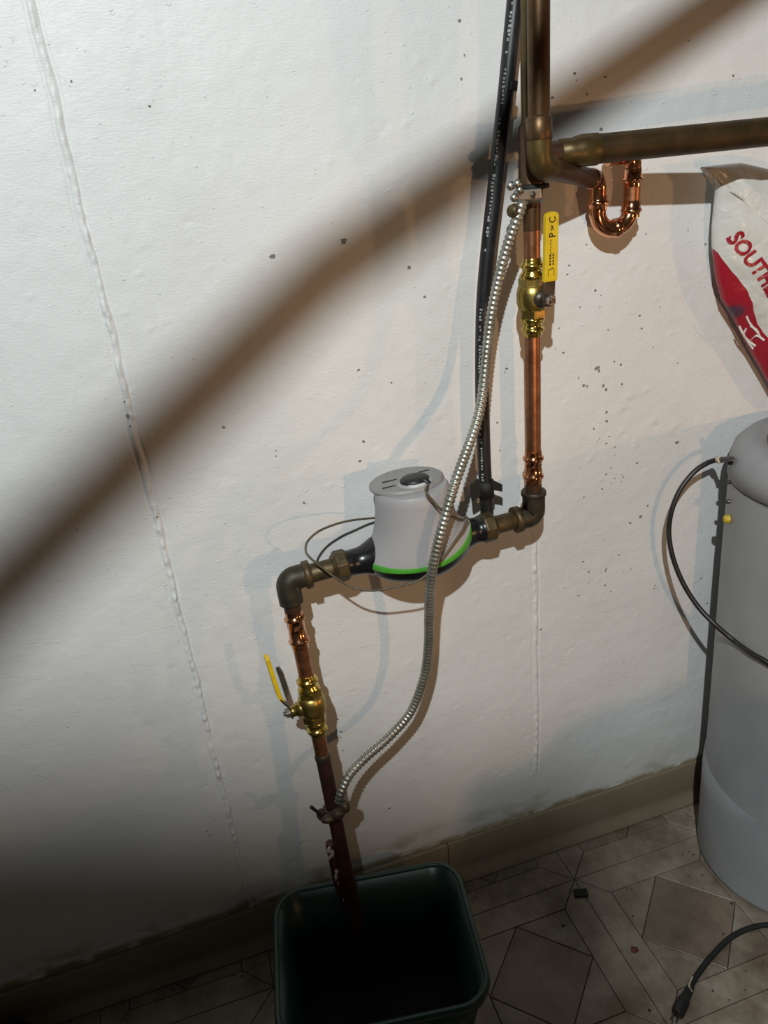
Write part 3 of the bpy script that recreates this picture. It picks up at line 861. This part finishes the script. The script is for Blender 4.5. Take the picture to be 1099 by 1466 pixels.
# upper clamp: silver, bites the riser just under the tee
zc = rz(281)
clampU = thing('ground_clamp', (RX, RY, zc - .012), 'shiny silver ground clamp under the elbow on the right riser', 'clamp', 'ground clamps')
MB().prof((RX, RY, zc - .008), UP, [(0, r22 + .0005), (0, r22 + .0035), (.016, r22 + .0035), (.016, r22 + .0005)], 20, caps=False).build('band', 'steel', clampU)
pf = at(755, 279, -.098)
MB().box(pf, (.034, .008, .013), Matrix.Rotation(-.15, 3, 'Z')).build('jaw', 'steel', clampU, bevel=.002)
MB().prof(at(762, 279, -.100), (0, -1, 0), [(0, .0042), (.003, .0042), (.0035, .0025)], 12).build('screw', 'steel_dark', clampU)
for (x, y, Y, r) in ((731, 266, -.096, .0062), (741, 263, -.102, .0066), (736, 283, -.098, .0058), (744, 272, -.102, .0055)):
    MB().blob(at(x, y, Y), (r, r * .8, r * .9), 10, 6).build('knuckle', 'steel', clampU)
MB().prof(at(732, 302, -.088), (.15, -1, 0), [(0, .0075), (.006, .0090), (.012, .0080), (.014, .005)], 14).build('thumb_screw', 'bronze', clampU)

# lower clamp: bronze, at the bottom end of the conduit
cc = lp(1160)
clampD = thing('ground_clamp', tuple(cc - Vector((0, 0, .015))), 'dull bronze ground clamp on the lower riser above the bucket', 'clamp', 'ground clamps')
MB().prof(cc - dL * .007, dL, [(0, .0115), (0, .0165), (.014, .0165), (.014, .0115)], 16, caps=False).build('band', 'clamp_bronze', clampD)
for (x, y, Y, s) in ((460, 1166, -0.154, (.008, .009, .009)), (470, 1172, -0.170, (.012, .008, .006)), (484, 1165, -0.172, (.011, .009, .009)), (494, 1155, -0.164, (.008, .009, .010))):
    MB().blob(at(x, y, Y), s, 10, 7).build('jaw_lump', 'clamp_bronze', clampD)
p = at(461, 1168, -.168); q = at(445, 1155, -.168)
MB().prof(p, q - p, [(0, .0026), ((q - p).length, .0026)], 10).build('bolt', 'black_matt', clampD)
p = at(488, 1166, -.172); q = at(496, 1147, -.160)
MB().prof(p, q - p, [(0, .0050), ((q - p).length, .0050)], 8).build('hub', 'clamp_bronze', clampD)

# ------------------------------------------------------------------ black plastic pipe with white print, and its clip
bp_ = [(741, -60, -.045), (737, 0, -.045), (731, 60, -.045), (724, 130, -.044), (716, 200, -.043), (707, 280, -.042), (698, 360, -.042), (692, 430, -.042), (690, 500, -.042), (690, 570, -.044), (692, 640, -.046), (695, 700, -.048), (697, 737, -.050)]
bpath = spline([at(*p) for p in bp_], 8)
hose = thing('plastic_pipe', tuple(bpath[-1]), 'slim black plastic pipe with white print running down left of the copper', 'pipe')
mb = MB(); mb.sweep(bpath, .0100, 20); mb.build('tube', 'black_plastic', hose)
# white print along its left front
mb = MB()
fine = even(bpath, .0045)
for i, p in enumerate(fine[8:-6]):
    if rnd.random() < .25 or (i // 16) % 5 == 4: continue
    t = (fine[i + 9] - p).normalized(); w = Vector((-.70, -.714, 0)); w = (w - t * w.dot(t)).normalized(); sd_ = t.cross(w)
    L = rnd.uniform(.0016, .0036); wd_ = rnd.uniform(.0016, .0042); c = p + w * .01008 + sd_ * rnd.uniform(-.0008, .0008)
    mb.add([c - sd_ * wd_ / 2, c + sd_ * wd_ / 2, c + sd_ * wd_ / 2 + t * L, c - sd_ * wd_ / 2 + t * L], [(0, 1, 2, 3)], False)
o = mb.build('print', 'white_print', hose); o['kind'] = 'stuff'
jp = bpath[len(bpath) * 3 // 12]
MB().sweep([jp + (bpath[0] - jp).normalized() * .010 + Vector((.004, -.001, 0)), jp + Vector((.004, -.001, 0))], .0098, 16).build('tape_wrap', 'black_matt', hose)
# clip with two wings
ck = at(695, 700, -.048)
clip = thing('pipe_clip', tuple(ck - Vector((0, 0, .02))), 'black winged plastic clip at the foot of the black pipe', 'clip')
mb = MB(); mb.prof(ck - Vector((0, 0, .012)), UP, [(0, .0103), (0, .0125), (.026, .0125), (.026, .0103)], 18, caps=False); mb.build('sleeve', 'black_matt', clip)
for poly in (((684, 686), (674, 695), (676, 718), (688, 710)), ((702, 686), (719, 694), (719, 704), (707, 702))):
    A = [at(x, y, -.062) for x, y in poly]; B = [p + Vector((0, .004, 0)) for p in A]
    MB().loft([B, A], smooth=False).build('wing', 'black_matt', clip)

# ------------------------------------------------------------------ green bucket
BA = math.radians(-8.7); bu = Vector((math.cos(BA), math.sin(BA), 0)); bv = Vector((-math.sin(BA), math.cos(BA), 0))
bc = Vector((0.1177, -0.248, 0)); BH = 0.245


def rrect(w, d, r, z, n=8):
    out = []
    for cx, cy, a0 in ((w / 2 - r, d / 2 - r, 0), (-w / 2 + r, d / 2 - r, 90), (-w / 2 + r, -d / 2 + r, 180), (w / 2 - r, -d / 2 + r, 270)):
        for k in range(n + 1):
            a = math.radians(a0 + 90 * k / n); out.append(bc + bu * (cx + r * math.cos(a)) + bv * (cy + r * math.sin(a)) + Vector((0, 0, z)))
    return out


bucket = thing('bucket', tuple(bc), 'dark green plastic bucket under the lower riser', 'bucket')
W, Dp = .298, .234
MB().loft([rrect(W - .075, Dp - .07, .030, .003), rrect(W - .070, Dp - .065, .034, .006), rrect(W - .035, Dp - .032, .038, .12), rrect(W, Dp, .042, BH - .004),
           rrect(W - .006, Dp - .006, .040, BH - .004), rrect(W - .042, Dp - .038, .035, .12), rrect(W - .078, Dp - .073, .028, .010)]).build('tub', 'bucket', bucket)
MB().loft([rrect(W + .002, Dp + .002, .043, BH - .016), rrect(W + .013, Dp + .013, .048, BH - .016), rrect(W + .016, Dp + .016, .050, BH - .010), rrect(W + .013, Dp + .013, .048, BH - .001), rrect(W + .006, Dp + .006, .045, BH + .001),
           rrect(W - .001, Dp - .001, .042, BH - .001), rrect(W - .004, Dp - .004, .041, BH - .006)], capb=False, capt=False).build('rim', 'bucket', bucket)
wz = at(521, 1376, -.172).z - .004
f = wz / BH
ww, wd2 = W - .042 + .036 * ((wz - .12) / (BH - .124)), Dp - .038 + .032 * ((wz - .12) / (BH - .124))
MB_w = MB().loft([rrect(ww - .001, wd2 - .001, .036, wz - .006), rrect(ww - .001, wd2 - .001, .036, wz)])
tag(MB_w.build('water', 'water'), 'black still water standing inside the green bucket', 'water', kind='stuff')

# ------------------------------------------------------------------ softener tank
TC = Vector((0.969, -0.190, 0)); TR = 0.162; TT = 0.182
ZT = at(1042, 625, -.06).z


def ring(r, z, n=72, fn=None): return [TC + Vector((r * math.cos(2 * math.pi * k / n), r * math.sin(2 * math.pi * k / n), z)) for k in range(n)]


tank = thing('softener_tank', tuple(TC), 'tall grey plastic cylinder tank at the right edge', 'tank')
zs_ = at(1040, 668, -.06).z
MB().loft([ring(TR - .004, .004), ring(TR, .012), ring(TR + .0001, .016), ring(TR + .0006, .05), ring(TR + .004, .3), ring(TT - .006, zs_ - .15), ring(TT - .0032, zs_ - .008), ring(TT - .003, zs_ - .003)]).build('body', 'tank_grey', tank)
MB().loft([ring(TT - .0025, zs_ - .004), ring(TT - .0045, zs_ - .003), ring(TT - .0045, zs_ + .001), ring(TT - .006, zs_ + .001)]).build('seam', 'gasket', tank)
MB().loft([ring(TT - .004, zs_), ring(TT - .0005, zs_ + .001), ring(TT - .001, zs_ + .028), ring(TT - .006, zs_ + .045), ring(TT - .018, zs_ + .058), ring(TT - .034, zs_ + .063), ring(TT - .046, zs_ + .060), ring(TT - .054, zs_ + .054)], capt=False).build('lid', 'tank_lid', tank)
MB().loft([ring(TT - .056, zs_ + .046), ring(TT - .052, zs_ + .0555)]).build('lid_panel', 'tank_lid_top', tank)
# moulded skirt at the foot whose top edge sweeps down towards the front


def tank_pt(px, py, r=None):
    """point of the tank's surface seen at a pixel (or nearest silhouette point)"""
    d = RM @ Vector((px - PP[0], py - PP[1], FOC)); o = Vector((CAM.x - TC.x, CAM.y - TC.y)); dd = Vector((d.x, d.y)); r = r or TR + (TT - TR) * .95
    A = dd.dot(dd); B = o.dot(dd); C = o.dot(o) - r * r; disc = B * B - A * C
    t = (-B - math.sqrt(max(disc, 0))) / A
    return CAM + d * t


s0, s1_ = tank_pt(1005, 1064, TR + .003), tank_pt(1084, 1172, TR + .002)
sa0 = math.degrees(math.atan2(s0.y - TC.y, s0.x - TC.x)) % 360; sa1 = math.degrees(math.atan2(s1_.y - TC.y, s1_.x - TC.x)) % 360
n = 72; V = []; F = []
for k in range(n + 1):
    ang = 105 + (sa1 - 105) * k / n; a = math.radians(ang)      # 180 = left, 270 = towards camera
    t = max(0.0, ang - sa0) / (sa1 - sa0)
    top = s0.z + (s1_.z - s0.z) * t
    d = Vector((math.cos(a), math.sin(a), 0))
    bulge = .0002 + .0088 * math.sin(math.pi * (.12 + .88 * t)) ** 1.6
    ch = .006 + .036 * math.sin(math.pi * t) ** .8 if 0 < t < 1 else .006
    rb = lambda z: TR + .004 * (z - .012) / .288
    for r, z in ((rb(.013) + bulge * .15, .013), (rb(.02) + bulge * .25, .022), (rb(top - ch) + bulge, top - ch), (rb(top) + bulge * .8, top - ch * .55), (rb(top) - .0006, top)):
        V.append(TC + d * r + Vector((0, 0, z)))
for k in range(n):
    for j in range(4): F.append((k * 5 + j, (k + 1) * 5 + j, (k + 1) * 5 + j + 1, k * 5 + j + 1))
mb = MB(); mb.add(V, F); mb.build('skirt', 'tank_grey', tank)


def radial(p): return Vector((p.x - TC.x, p.y - TC.y, 0)).normalized()


pc_ = tank_pt(1047, 660); rd = radial(pc_)
MB().prof(pc_ - rd * .004, rd, [(0, .0065), (.010, .0065), (.0105, .0055)], 14).build('port', 'black_plastic', tank)
for x, y in ((1043, 690), (1041, 718)):
    p = tank_pt(x, y); MB().prof(p - radial(p) * .003, radial(p), [(0, .0036), (.005, .0034), (.006, .002)], 10).build('screw', 'steel_dark', tank)
p = tank_pt(1041, 743); MB().prof(p - radial(p) * .003, radial(p), [(0, .0070), (.007, .0066), (.009, .0045)], 12).build('plug', 'yellow_plug', tank)
# hose on the tank
q0 = at(1046, 657, pc_.y - .010); q1 = at(1028, 658, -.060)
hp = [q0, q1, at(1012, 663, -.058), at(993, 676, -.056), at(974, 700, -.056), at(962, 728, -.058), at(957, 760, -.062), at(962, 795, -.075), at(976, 832, -.095), at(997, 866, -.12), at(1022, 893, -.15), tank_pt(1050, 917, .1815), tank_pt(1075, 935, .1815), tank_pt(1099, 949, .1815)]
e_ = hp[-1]; 
a_ = math.degrees(math.atan2(e_.x - TC.x, -(e_.y - TC.y)))
for k in range(1, 9):
    aa = math.radians(a_ + (138 - a_) * k / 8); rr_ = .1835 + .002 * math.sin(k)
    hp.append(Vector((TC.x + rr_ * math.sin(aa), TC.y - rr_ * math.cos(aa), e_.z - .030 * k)))
dh = thing('drain_hose', tuple(hp[-1]), 'thin black hose arching from the side of the grey tank', 'hose')
mb = MB(); mb.sweep(spline(hp, 8), .0042, 12); mb.build('tube', 'black_plastic', dh)
MB().prof(hp[1] + (hp[1] - q0).normalized() * .004, q0 - hp[1], [(0, .0050), (.001, .0062), (.016, .0062), (.017, .0050)], 14).build('fitting', 'cream', dh)

# ------------------------------------------------------------------ salt bag leaning on the wall above the tank
bag_out = [(1003, 239), (1012, 248), (1020, 252), (1024, 262), (1022, 290), (1019, 325), (1019, 350), (1024, 395), (1033, 430), (1050, 457), (1072, 500), (1099, 548), (1118, 556), (1160, 566), (1230, 560), (1300, 530), (1350, 470), (1360, 380), (1310, 300), (1240, 265), (1170, 255), (1120, 248), (1092, 240), (1060, 233), (1030, 236)]
BY = -0.030
bo = [at(x, y, BY) for x, y in bag_out]
bo = [Vector((p.x, 0, p.z)) for p in bo]
nv = bag_out.index((1099, 548)) + 1; nr = bag_out.index((1120, 248)); zl_ = zs_ + .0635
bx, bz = bo[nv - 1].x, bo[nv - 1].z; tx, tz = bo[nr].x, bo[nr].z
bo = bo[:nv] + [Vector((bx + a, 0, z)) for a, z in ((.022, bz * .45 + zl_ * .55), (.045, zl_ + .003), (.075, zl_ + .001), (.13, zl_ + .001), (.19, zl_ + .001), (.235, zl_ + .012), (.262, zl_ + .06), (.268, zl_ + .15), (.262, zl_ + .25), (.235, tz - .025), (.16, tz - .008), (.09, tz - .002))] + bo[nr:]


def edge_dist(x, z):
    best = 9
    for i in range(len(bo)):
        a, b = bo[i - 1], bo[i]
        ax, az, bx, bz = a.x, a.z, b.x, b.z
        t = max(0, min(1, ((x - ax) * (bx - ax) + (z - az) * (bz - az)) / max((bx - ax) ** 2 + (bz - az) ** 2, 1e-12)))
        best = min(best, math.hypot(x - ax - t * (bx - ax), z - az - t * (bz - az)))
    return best


def bag_front(x, z):
    e = edge_dist(x, z)
    wr = .0022 * math.sin(x * 95 + z * 60) * math.sin(z * 70 - x * 20) + .0012 * math.sin(x * 210 - z * 160)
    return BY - .006 - .050 * (1 - math.exp(-e / .045)) - wr * min(1, e / .02)


def bag_mesh():
    cx = sum(p.x for p in bo) / len(bo); cz = sum(p.z for p in bo) / len(bo)
    # dense outline
    out = []
    for i in range(len(bo)):
        a, b = bo[i], bo[(i + 1) % len(bo)]
        for k in range(5): out.append((a.x + (b.x - a.x) * k / 5, a.z + (b.z - a.z) * k / 5))
    fr = []; bk = []
    S = [1.0, .985, .96, .93, .89, .84, .78, .71, .63, .55, .47, .39, .3, .2, .1, .02]
    for s in S:
        fr.append([Vector((cx + (x - cx) * s, bag_front(cx + (x - cx) * s, cz + (z - cz) * s) if s < 1 else BY, cz + (z - cz) * s)) for x, z in out])
        bk.append([Vector((cx + (x - cx) * s, BY if s == 1 else min(-.006, BY + .004 + .014 * (1 - s)), cz + (z - cz) * s)) for x, z in out])
    mb = MB(); mb.loft(list(reversed(bk)) + fr[1:]); return mb


m = bpy.data.materials.new('bag_print'); m.use_nodes = True; nt = m.node_tree; N = nt.nodes; L = nt.links
bs = N['Principled BSDF']; bs.inputs['Roughness'].default_value = .28
g = N.new('ShaderNodeNewGeometry'); sp = N.new('ShaderNodeSeparateXYZ'); L.new(g.outputs['Position'], sp.inputs[0])
A_, B_ = at(1019, 326, -.05), at(1099, 452, -.08)
sl_ = (B_.z - A_.z) / (B_.x - A_.x)


def math_node(op, a, b):
    x = N.new('ShaderNodeMath'); x.operation = op
    for i, v in enumerate((a, b)):
        if isinstance(v, (int, float)): x.inputs[i].default_value = v
        else: L.new(v, x.inputs[i])
    return x.outputs[0]


wave = math_node('MULTIPLY', math_node('SINE', math_node('MULTIPLY', sp.outputs['X'], 95.0), 0), .0035)
dz = math_node('ADD', math_node('SUBTRACT', sp.outputs['Z'], math_node('ADD', math_node('MULTIPLY', math_node('SUBTRACT', sp.outputs['X'], A_.x), sl_), A_.z)), wave)
isred = math_node('LESS_THAN', dz, 0.0)
# soiled patches
nz = N.new('ShaderNodeTexNoise'); nz.inputs['Scale'].default_value = 14; nz.inputs['Detail'].default_value = 4; L.new(g.outputs['Position'], nz.inputs['Vector'])
mx0 = N.new('ShaderNodeMix'); mx0.data_type = 'RGBA'
mr = N.new('ShaderNodeMapRange'); mr.inputs['From Min'].default_value = .5; mr.inputs['From Max'].default_value = .75; mr.inputs['To Max'].default_value = .6
L.new(nz.outputs['Fac'], mr.inputs['Value']); L.new(mr.outputs['Result'], mx0.inputs['Factor'])
mx0.inputs[6].default_value = (.62, .62, .59, 1); mx0.inputs[7].default_value = (.47, .46, .42, 1)
mx1 = N.new('ShaderNodeMix'); mx1.data_type = 'RGBA'; L.new(isred, mx1.inputs['Factor']); L.new(mx0.outputs[2], mx1.inputs[6]); mx1.inputs[7].default_value = (.34, .012, .026, 1)
# dark blue emblem patch on the red field
pb = at(1064, 452, -.06)
dx_ = math_node('DIVIDE', math_node('SUBTRACT', sp.outputs['X'], pb.x), .016); dz_ = math_node('DIVIDE', math_node('SUBTRACT', sp.outputs['Z'], pb.z), .016)
rr = math_node('ADD', math_node('ADD', math_node('MULTIPLY', dx_, dx_), math_node('MULTIPLY', dz_, dz_)), math_node('MULTIPLY', nz.outputs['Fac'], 1.1))
mr2 = N.new('ShaderNodeMapRange'); mr2.inputs['From Min'].default_value = 1.5; mr2.inputs['From Max'].default_value = .9; mr2.inputs['To Max'].default_value = .8; L.new(rr, mr2.inputs['Value'])
mx2 = N.new('ShaderNodeMix'); mx2.data_type = 'RGBA'; L.new(mr2.outputs['Result'], mx2.inputs['Factor']); L.new(mx1.outputs[2], mx2.inputs[6]); mx2.inputs[7].default_value = (.035, .045, .075, 1)
L.new(mx2.outputs[2], bs.inputs['Base Color'])
n4 = N.new('ShaderNodeTexNoise'); n4.inputs['Scale'].default_value = 22; n4.inputs['Detail'].default_value = 3; n4.inputs['Distortion'].default_value = 1.5; L.new(g.outputs['Position'], n4.inputs['Vector'])
bpn = N.new('ShaderNodeBump'); bpn.inputs['Strength'].default_value = .5; bpn.inputs['Distance'].default_value = .006; L.new(n4.outputs['Fac'], bpn.inputs['Height']); L.new(bpn.outputs['Normal'], bs.inputs['Normal'])
M['bag'] = m

bag = thing('salt_bag', (TC.x, BY, min(p.z for p in bo)), 'white and red plastic salt bag against the wall behind the grey tank', 'bag')
bag_mesh().build('sack', 'bag', bag)


def bag_text(s, p_px, q_px, height, matn, name, sx=1.0, bold=.0):
    V, F = text_mesh(s, 1.0, bold)
    p = at(*p_px, -.07); q = at(*q_px, -.08); p = Vector((p.x, 0, p.z)); q = Vector((q.x, 0, q.z))
    u = (q - p).normalized(); v = Vector((-u.z, 0, u.x)); wmax = max(a[0] for a in V); kx = (q - p).length / wmax
    out = []
    for x, y, _ in V:
        w = p + u * (x * kx) + v * (y * height); out.append(Vector((w.x, bag_front(w.x, w.z) - .0016, w.z)))
    mb = MB(); mb.add(out, F, False); return mb.build(name, matn, bag)


bag_text('SOUTHERN', (1054, 343), (1122, 450), .0265, 'bag_red', 'lettering', bold=.035)
# white script on the red field, mostly cut off by the picture's edge
mb = MB()
for stroke in (((1084, 456), (1090, 468), (1099, 480)), ((1087, 474), (1084, 484), (1092, 492), (1100, 500)), ((1077, 471), (1082, 482), (1090, 492), (1099, 505)), ((1090, 470), (1097, 476), (1102, 486)), ((1094, 492), (1098, 484), (1106, 490))):
    P = [at(x, y, -.07) for x, y in stroke]
    P = spline([Vector((p.x, bag_front(p.x, p.z) - .0012, p.z)) for p in P], 5)
    mb.strip(P, (.7, 0, .7), [.0032] * len(P), .0008)
mb.build('script', 'bag_white', bag)

# ------------------------------------------------------------------ things on the floor
# power cord with its plug
cpx = [(1260, 1400), (1170, 1345), (1135, 1328), (1099, 1324), (1070, 1330), (1045, 1343), (1025, 1362), (1008, 1382), (994, 1402), (988, 1414)]
pts = [on_floor(x, y, .0045) for x, y in cpx]
cord = thing('power_cord', tuple(on_floor(975, 1440)), 'black power cord with a plug lying on the tiles beside the grey tank', 'cord')
mb = MB(); mb.sweep(spline(pts, 8), .0047, 10); mb.build('cable', 'black_matt', cord)
a, b = on_floor(990, 1411, .007), on_floor(969, 1452, .0105)
d = (b - a)
wv_ = Vector((-d.y, d.x, 0)).normalized()
MB().sweep([a, a + d * .2, a + d * .45, a + d * .55, b - d * .05, b], [.0050, .0068, .0078, .0100, .0104, .0090], 10).build('plug', 'black_plastic', cord)
for s in (-1, 1):
    MB().strip([b + wv_ * s * .0045 - d * .05, b + wv_ * s * .0045 + d.normalized() * .014], (0, 0, 1), [.005, .005], .0012).build('prong', 'steel_dark', cord)
mb = MB(); t0 = on_floor(987, 1409, .010); mb.sweep(spline([on_floor(991, 1398, .010), on_floor(986, 1410, .013), on_floor(990, 1420, .012)], 4), .0014, 8); mb.build('twist_tie', 'cream', cord)
# small black tab
p = on_floor(831, 1280); mb = MB(); 
tu = (on_floor(843, 1279) - on_floor(818, 1280)); mb.box((p.x, p.y, .0035), (.0265, .0160, .005), Matrix.Rotation(math.atan2(tu.y, tu.x), 3, 'Z'))
tag(mb.build('plastic_tab', 'black_matt', None, bevel=.0015), 'small black rectangular scrap lying on the floor tiles', 'scrap')
# rust-red blotch
p = on_floor(908, 1360); mb = MB()
mb.loft([[Vector((p.x + .0068 * s * math.cos(k * .5236) * (1 + .15 * math.sin(k * 2.3)), p.y + .0062 * s * math.sin(k * .5236) * (1 + .15 * math.cos(k * 1.7)), z)) for k in range(12)] for s, z in ((1, .0003), (.95, .0016), (.6, .0024))])
tag(mb.build('rust_blob', 'rust_red'), 'small rust red blob on the floor between the tiles', 'debris')
# crumbs of dirt
mb = MB()
for (x, y, s) in ((898, 1272, 2), (904, 1274, 2), (906, 1312, 2), (1005, 1253, 3), (992, 1224, 3), (986, 1220, 2), (977, 1224, 2), (905, 1312, 2), (1047, 1294, 4), (1020, 1419, 3), (1067, 1391, 2), (1091, 1378, 2), (929, 1447, 4), (693, 1295, 2), (985, 1254, 2), (990, 1170, 2), (1066, 1418, 2), (1043, 1432, 2), (806, 1325, 4), (248, 1416, 3), (268, 1438, 2), (334, 1397, 3), (347, 1398, 3), (1035, 1338, 3)):
    p = on_floor(x, y); mb.blob((p.x, p.y, .0012), (.0008 * s, .0006 * s, .0010), 7, 4, Matrix.Rotation(rnd.random() * 6, 3, 'Z'))
o = mb.build('dirt_crumbs', 'speck'); tag(o, 'dark crumbs of dirt scattered over the floor', 'dirt', kind='stuff')
# black rounded bundle in the corner of the picture
bb = at(10, 1470, -.075)
mb = MB(); seg, rg = 24, 14; V = []; F = []
for i in range(rg + 1):
    th = math.pi * i / rg
    for k in range(seg):
        a = 2 * math.pi * k / seg; w = 1 + .05 * math.sin(3 * a + 2 * th) + .03 * math.sin(7 * a - 3 * th)
        V.append((bb.x - .03 + .075 * w * math.sin(th) * math.cos(a), -.085 + .06 * w * math.sin(th) * math.sin(a), max(.001, .035 - .052 * w * math.cos(th))))
for i in range(rg):
    for k in range(seg): F.append((i * seg + k, i * seg + (k + 1) % seg, (i + 1) * seg + (k + 1) % seg, (i + 1) * seg + k))
mb.add(V, F); tag(mb.build('black_bundle', 'black_matt'), 'black rounded bundle on the floor in the bottom left corner', 'bundle')

# ------------------------------------------------------------------ pipe overhead, out of the frame, whose shadow crosses the wall
A = Vector(LA)
w0, wk, w1 = at(0, 846), at(466, 394), at(1050, -8)


def along(w, z): return A + (w - A) * ((A.z - z) / (A.z - w.z))


zo = FZ + 0.60
o0, ok_, o1 = along(w0, zo), along(wk, zo), along(w1, zo); od = (o1 - ok_).normalized(); od0 = (ok_ - o0).normalized()
mb = MB(); mb.sweep([o0 - od0 * .9] + arc(ok_, od0, od, .03, 6) + [o1 + od * 1.0], 0.0125, 18)
tag(mb.build('overhead_pipe', 'copper_old'), 'copper pipe hung under the ceiling above the camera, casting the long diagonal shadow', 'pipe')

# ------------------------------------------------------------------ open carton, out of the frame, added to shade the lower right wall
carton = thing('added_carton', (0.60, -0.86, 0), 'added tall open carton shading the lower right wall, to the right of the camera', 'box')
mat('cardboard', (0.30, 0.19, 0.10), 0.8, 0.0, (0.25, 0.155, 0.08), 20, 0.1, 200)
zt = FZ - 0.555
mb = MB()
for c, sz in (((.600, -.7525, zt / 2), (.230, .005, zt)), ((.600, -.9675, zt / 2), (.230, .005, zt)), ((.4875, -.86, zt / 2), (.005, .21, zt)), ((.7125, -.86, zt / 2), (.005, .21, zt)), ((.600, -.86, .004), (.22, .21, .005))):
    mb.box(c, sz)
mb.build('panel_shell', 'cardboard', carton)
fl = [Vector((.512, -.750, zt - .002)), Vector((.715, -.750, zt - .002)), Vector((.712, -.752, zt + .026)), Vector((.560, -.752, zt + .024)), Vector((.538, -.752, zt + .020)), Vector((.522, -.752, zt + .006))]  # stepped edge shaped for the outline of the shadow it casts
MB().loft([[p + Vector((0, -.004, 0)) for p in reversed(fl)], list(reversed(fl))], smooth=False).build('flap', 'cardboard', carton)

# ------------------------------------------------------------------ housing added around the main light: reflector, and a flap shading the lower wall
wl = thing('added_lamp_housing', tuple(A), 'added lamp housing with a reflector and a shading flap, high behind the camera', 'lamp')
aim_d = (Vector((0.30, 0, FZ - 0.10)) - A).normalized()
MB().prof(A - aim_d * .075, aim_d, [(0, .020), (.010, .022), (.050, .060), (.085, .085), (.084, .083), (.049, .057), (.012, .020)], 28, caps=False).build('reflector', 'steel', wl)
MB().prof(A - aim_d * .150, aim_d, [(0, .017), (.005, .020), (.075, .020), (.078, .012)], 18).build('socket', 'black_plastic', wl)
fp = [(-1.5, -.42), (-.35, -.75), (.30, -1.08), (.60, -1.16), (.72, -1.30), (.78, -1.60), (.82, -2.9), (-1.5, -2.9)]  # flap outline, shaped to replace the camera holder's shadow on the lower wall
S_ = 0.080
poly = [A + (Vector((x, 0, FZ + z)) - A) * S_ for x, z in fp]
MB().loft([poly, [p + Vector((0, -.002, 0)) for p in poly]], smooth=False).build('flap', 'black_matt', wl)

# second, lower carton out of the frame, added to block the far bulb low down
c2 = thing('added_carton', (1.40, -0.58, 0), 'added wide closed carton blocking the far bulb, beyond the grey tank', 'box')
zt2 = FZ - 0.56
mb = MB(); mb.box((1.40, -0.65, zt2 / 2), (.22, .62, zt2)); mb.build('body', 'cardboard', c2, bevel=.003)
mb = MB(); mb.box((1.40, -0.65, zt2 + .0006), (.222, .05, .0012)); mb.build('tape', 'cream', c2)
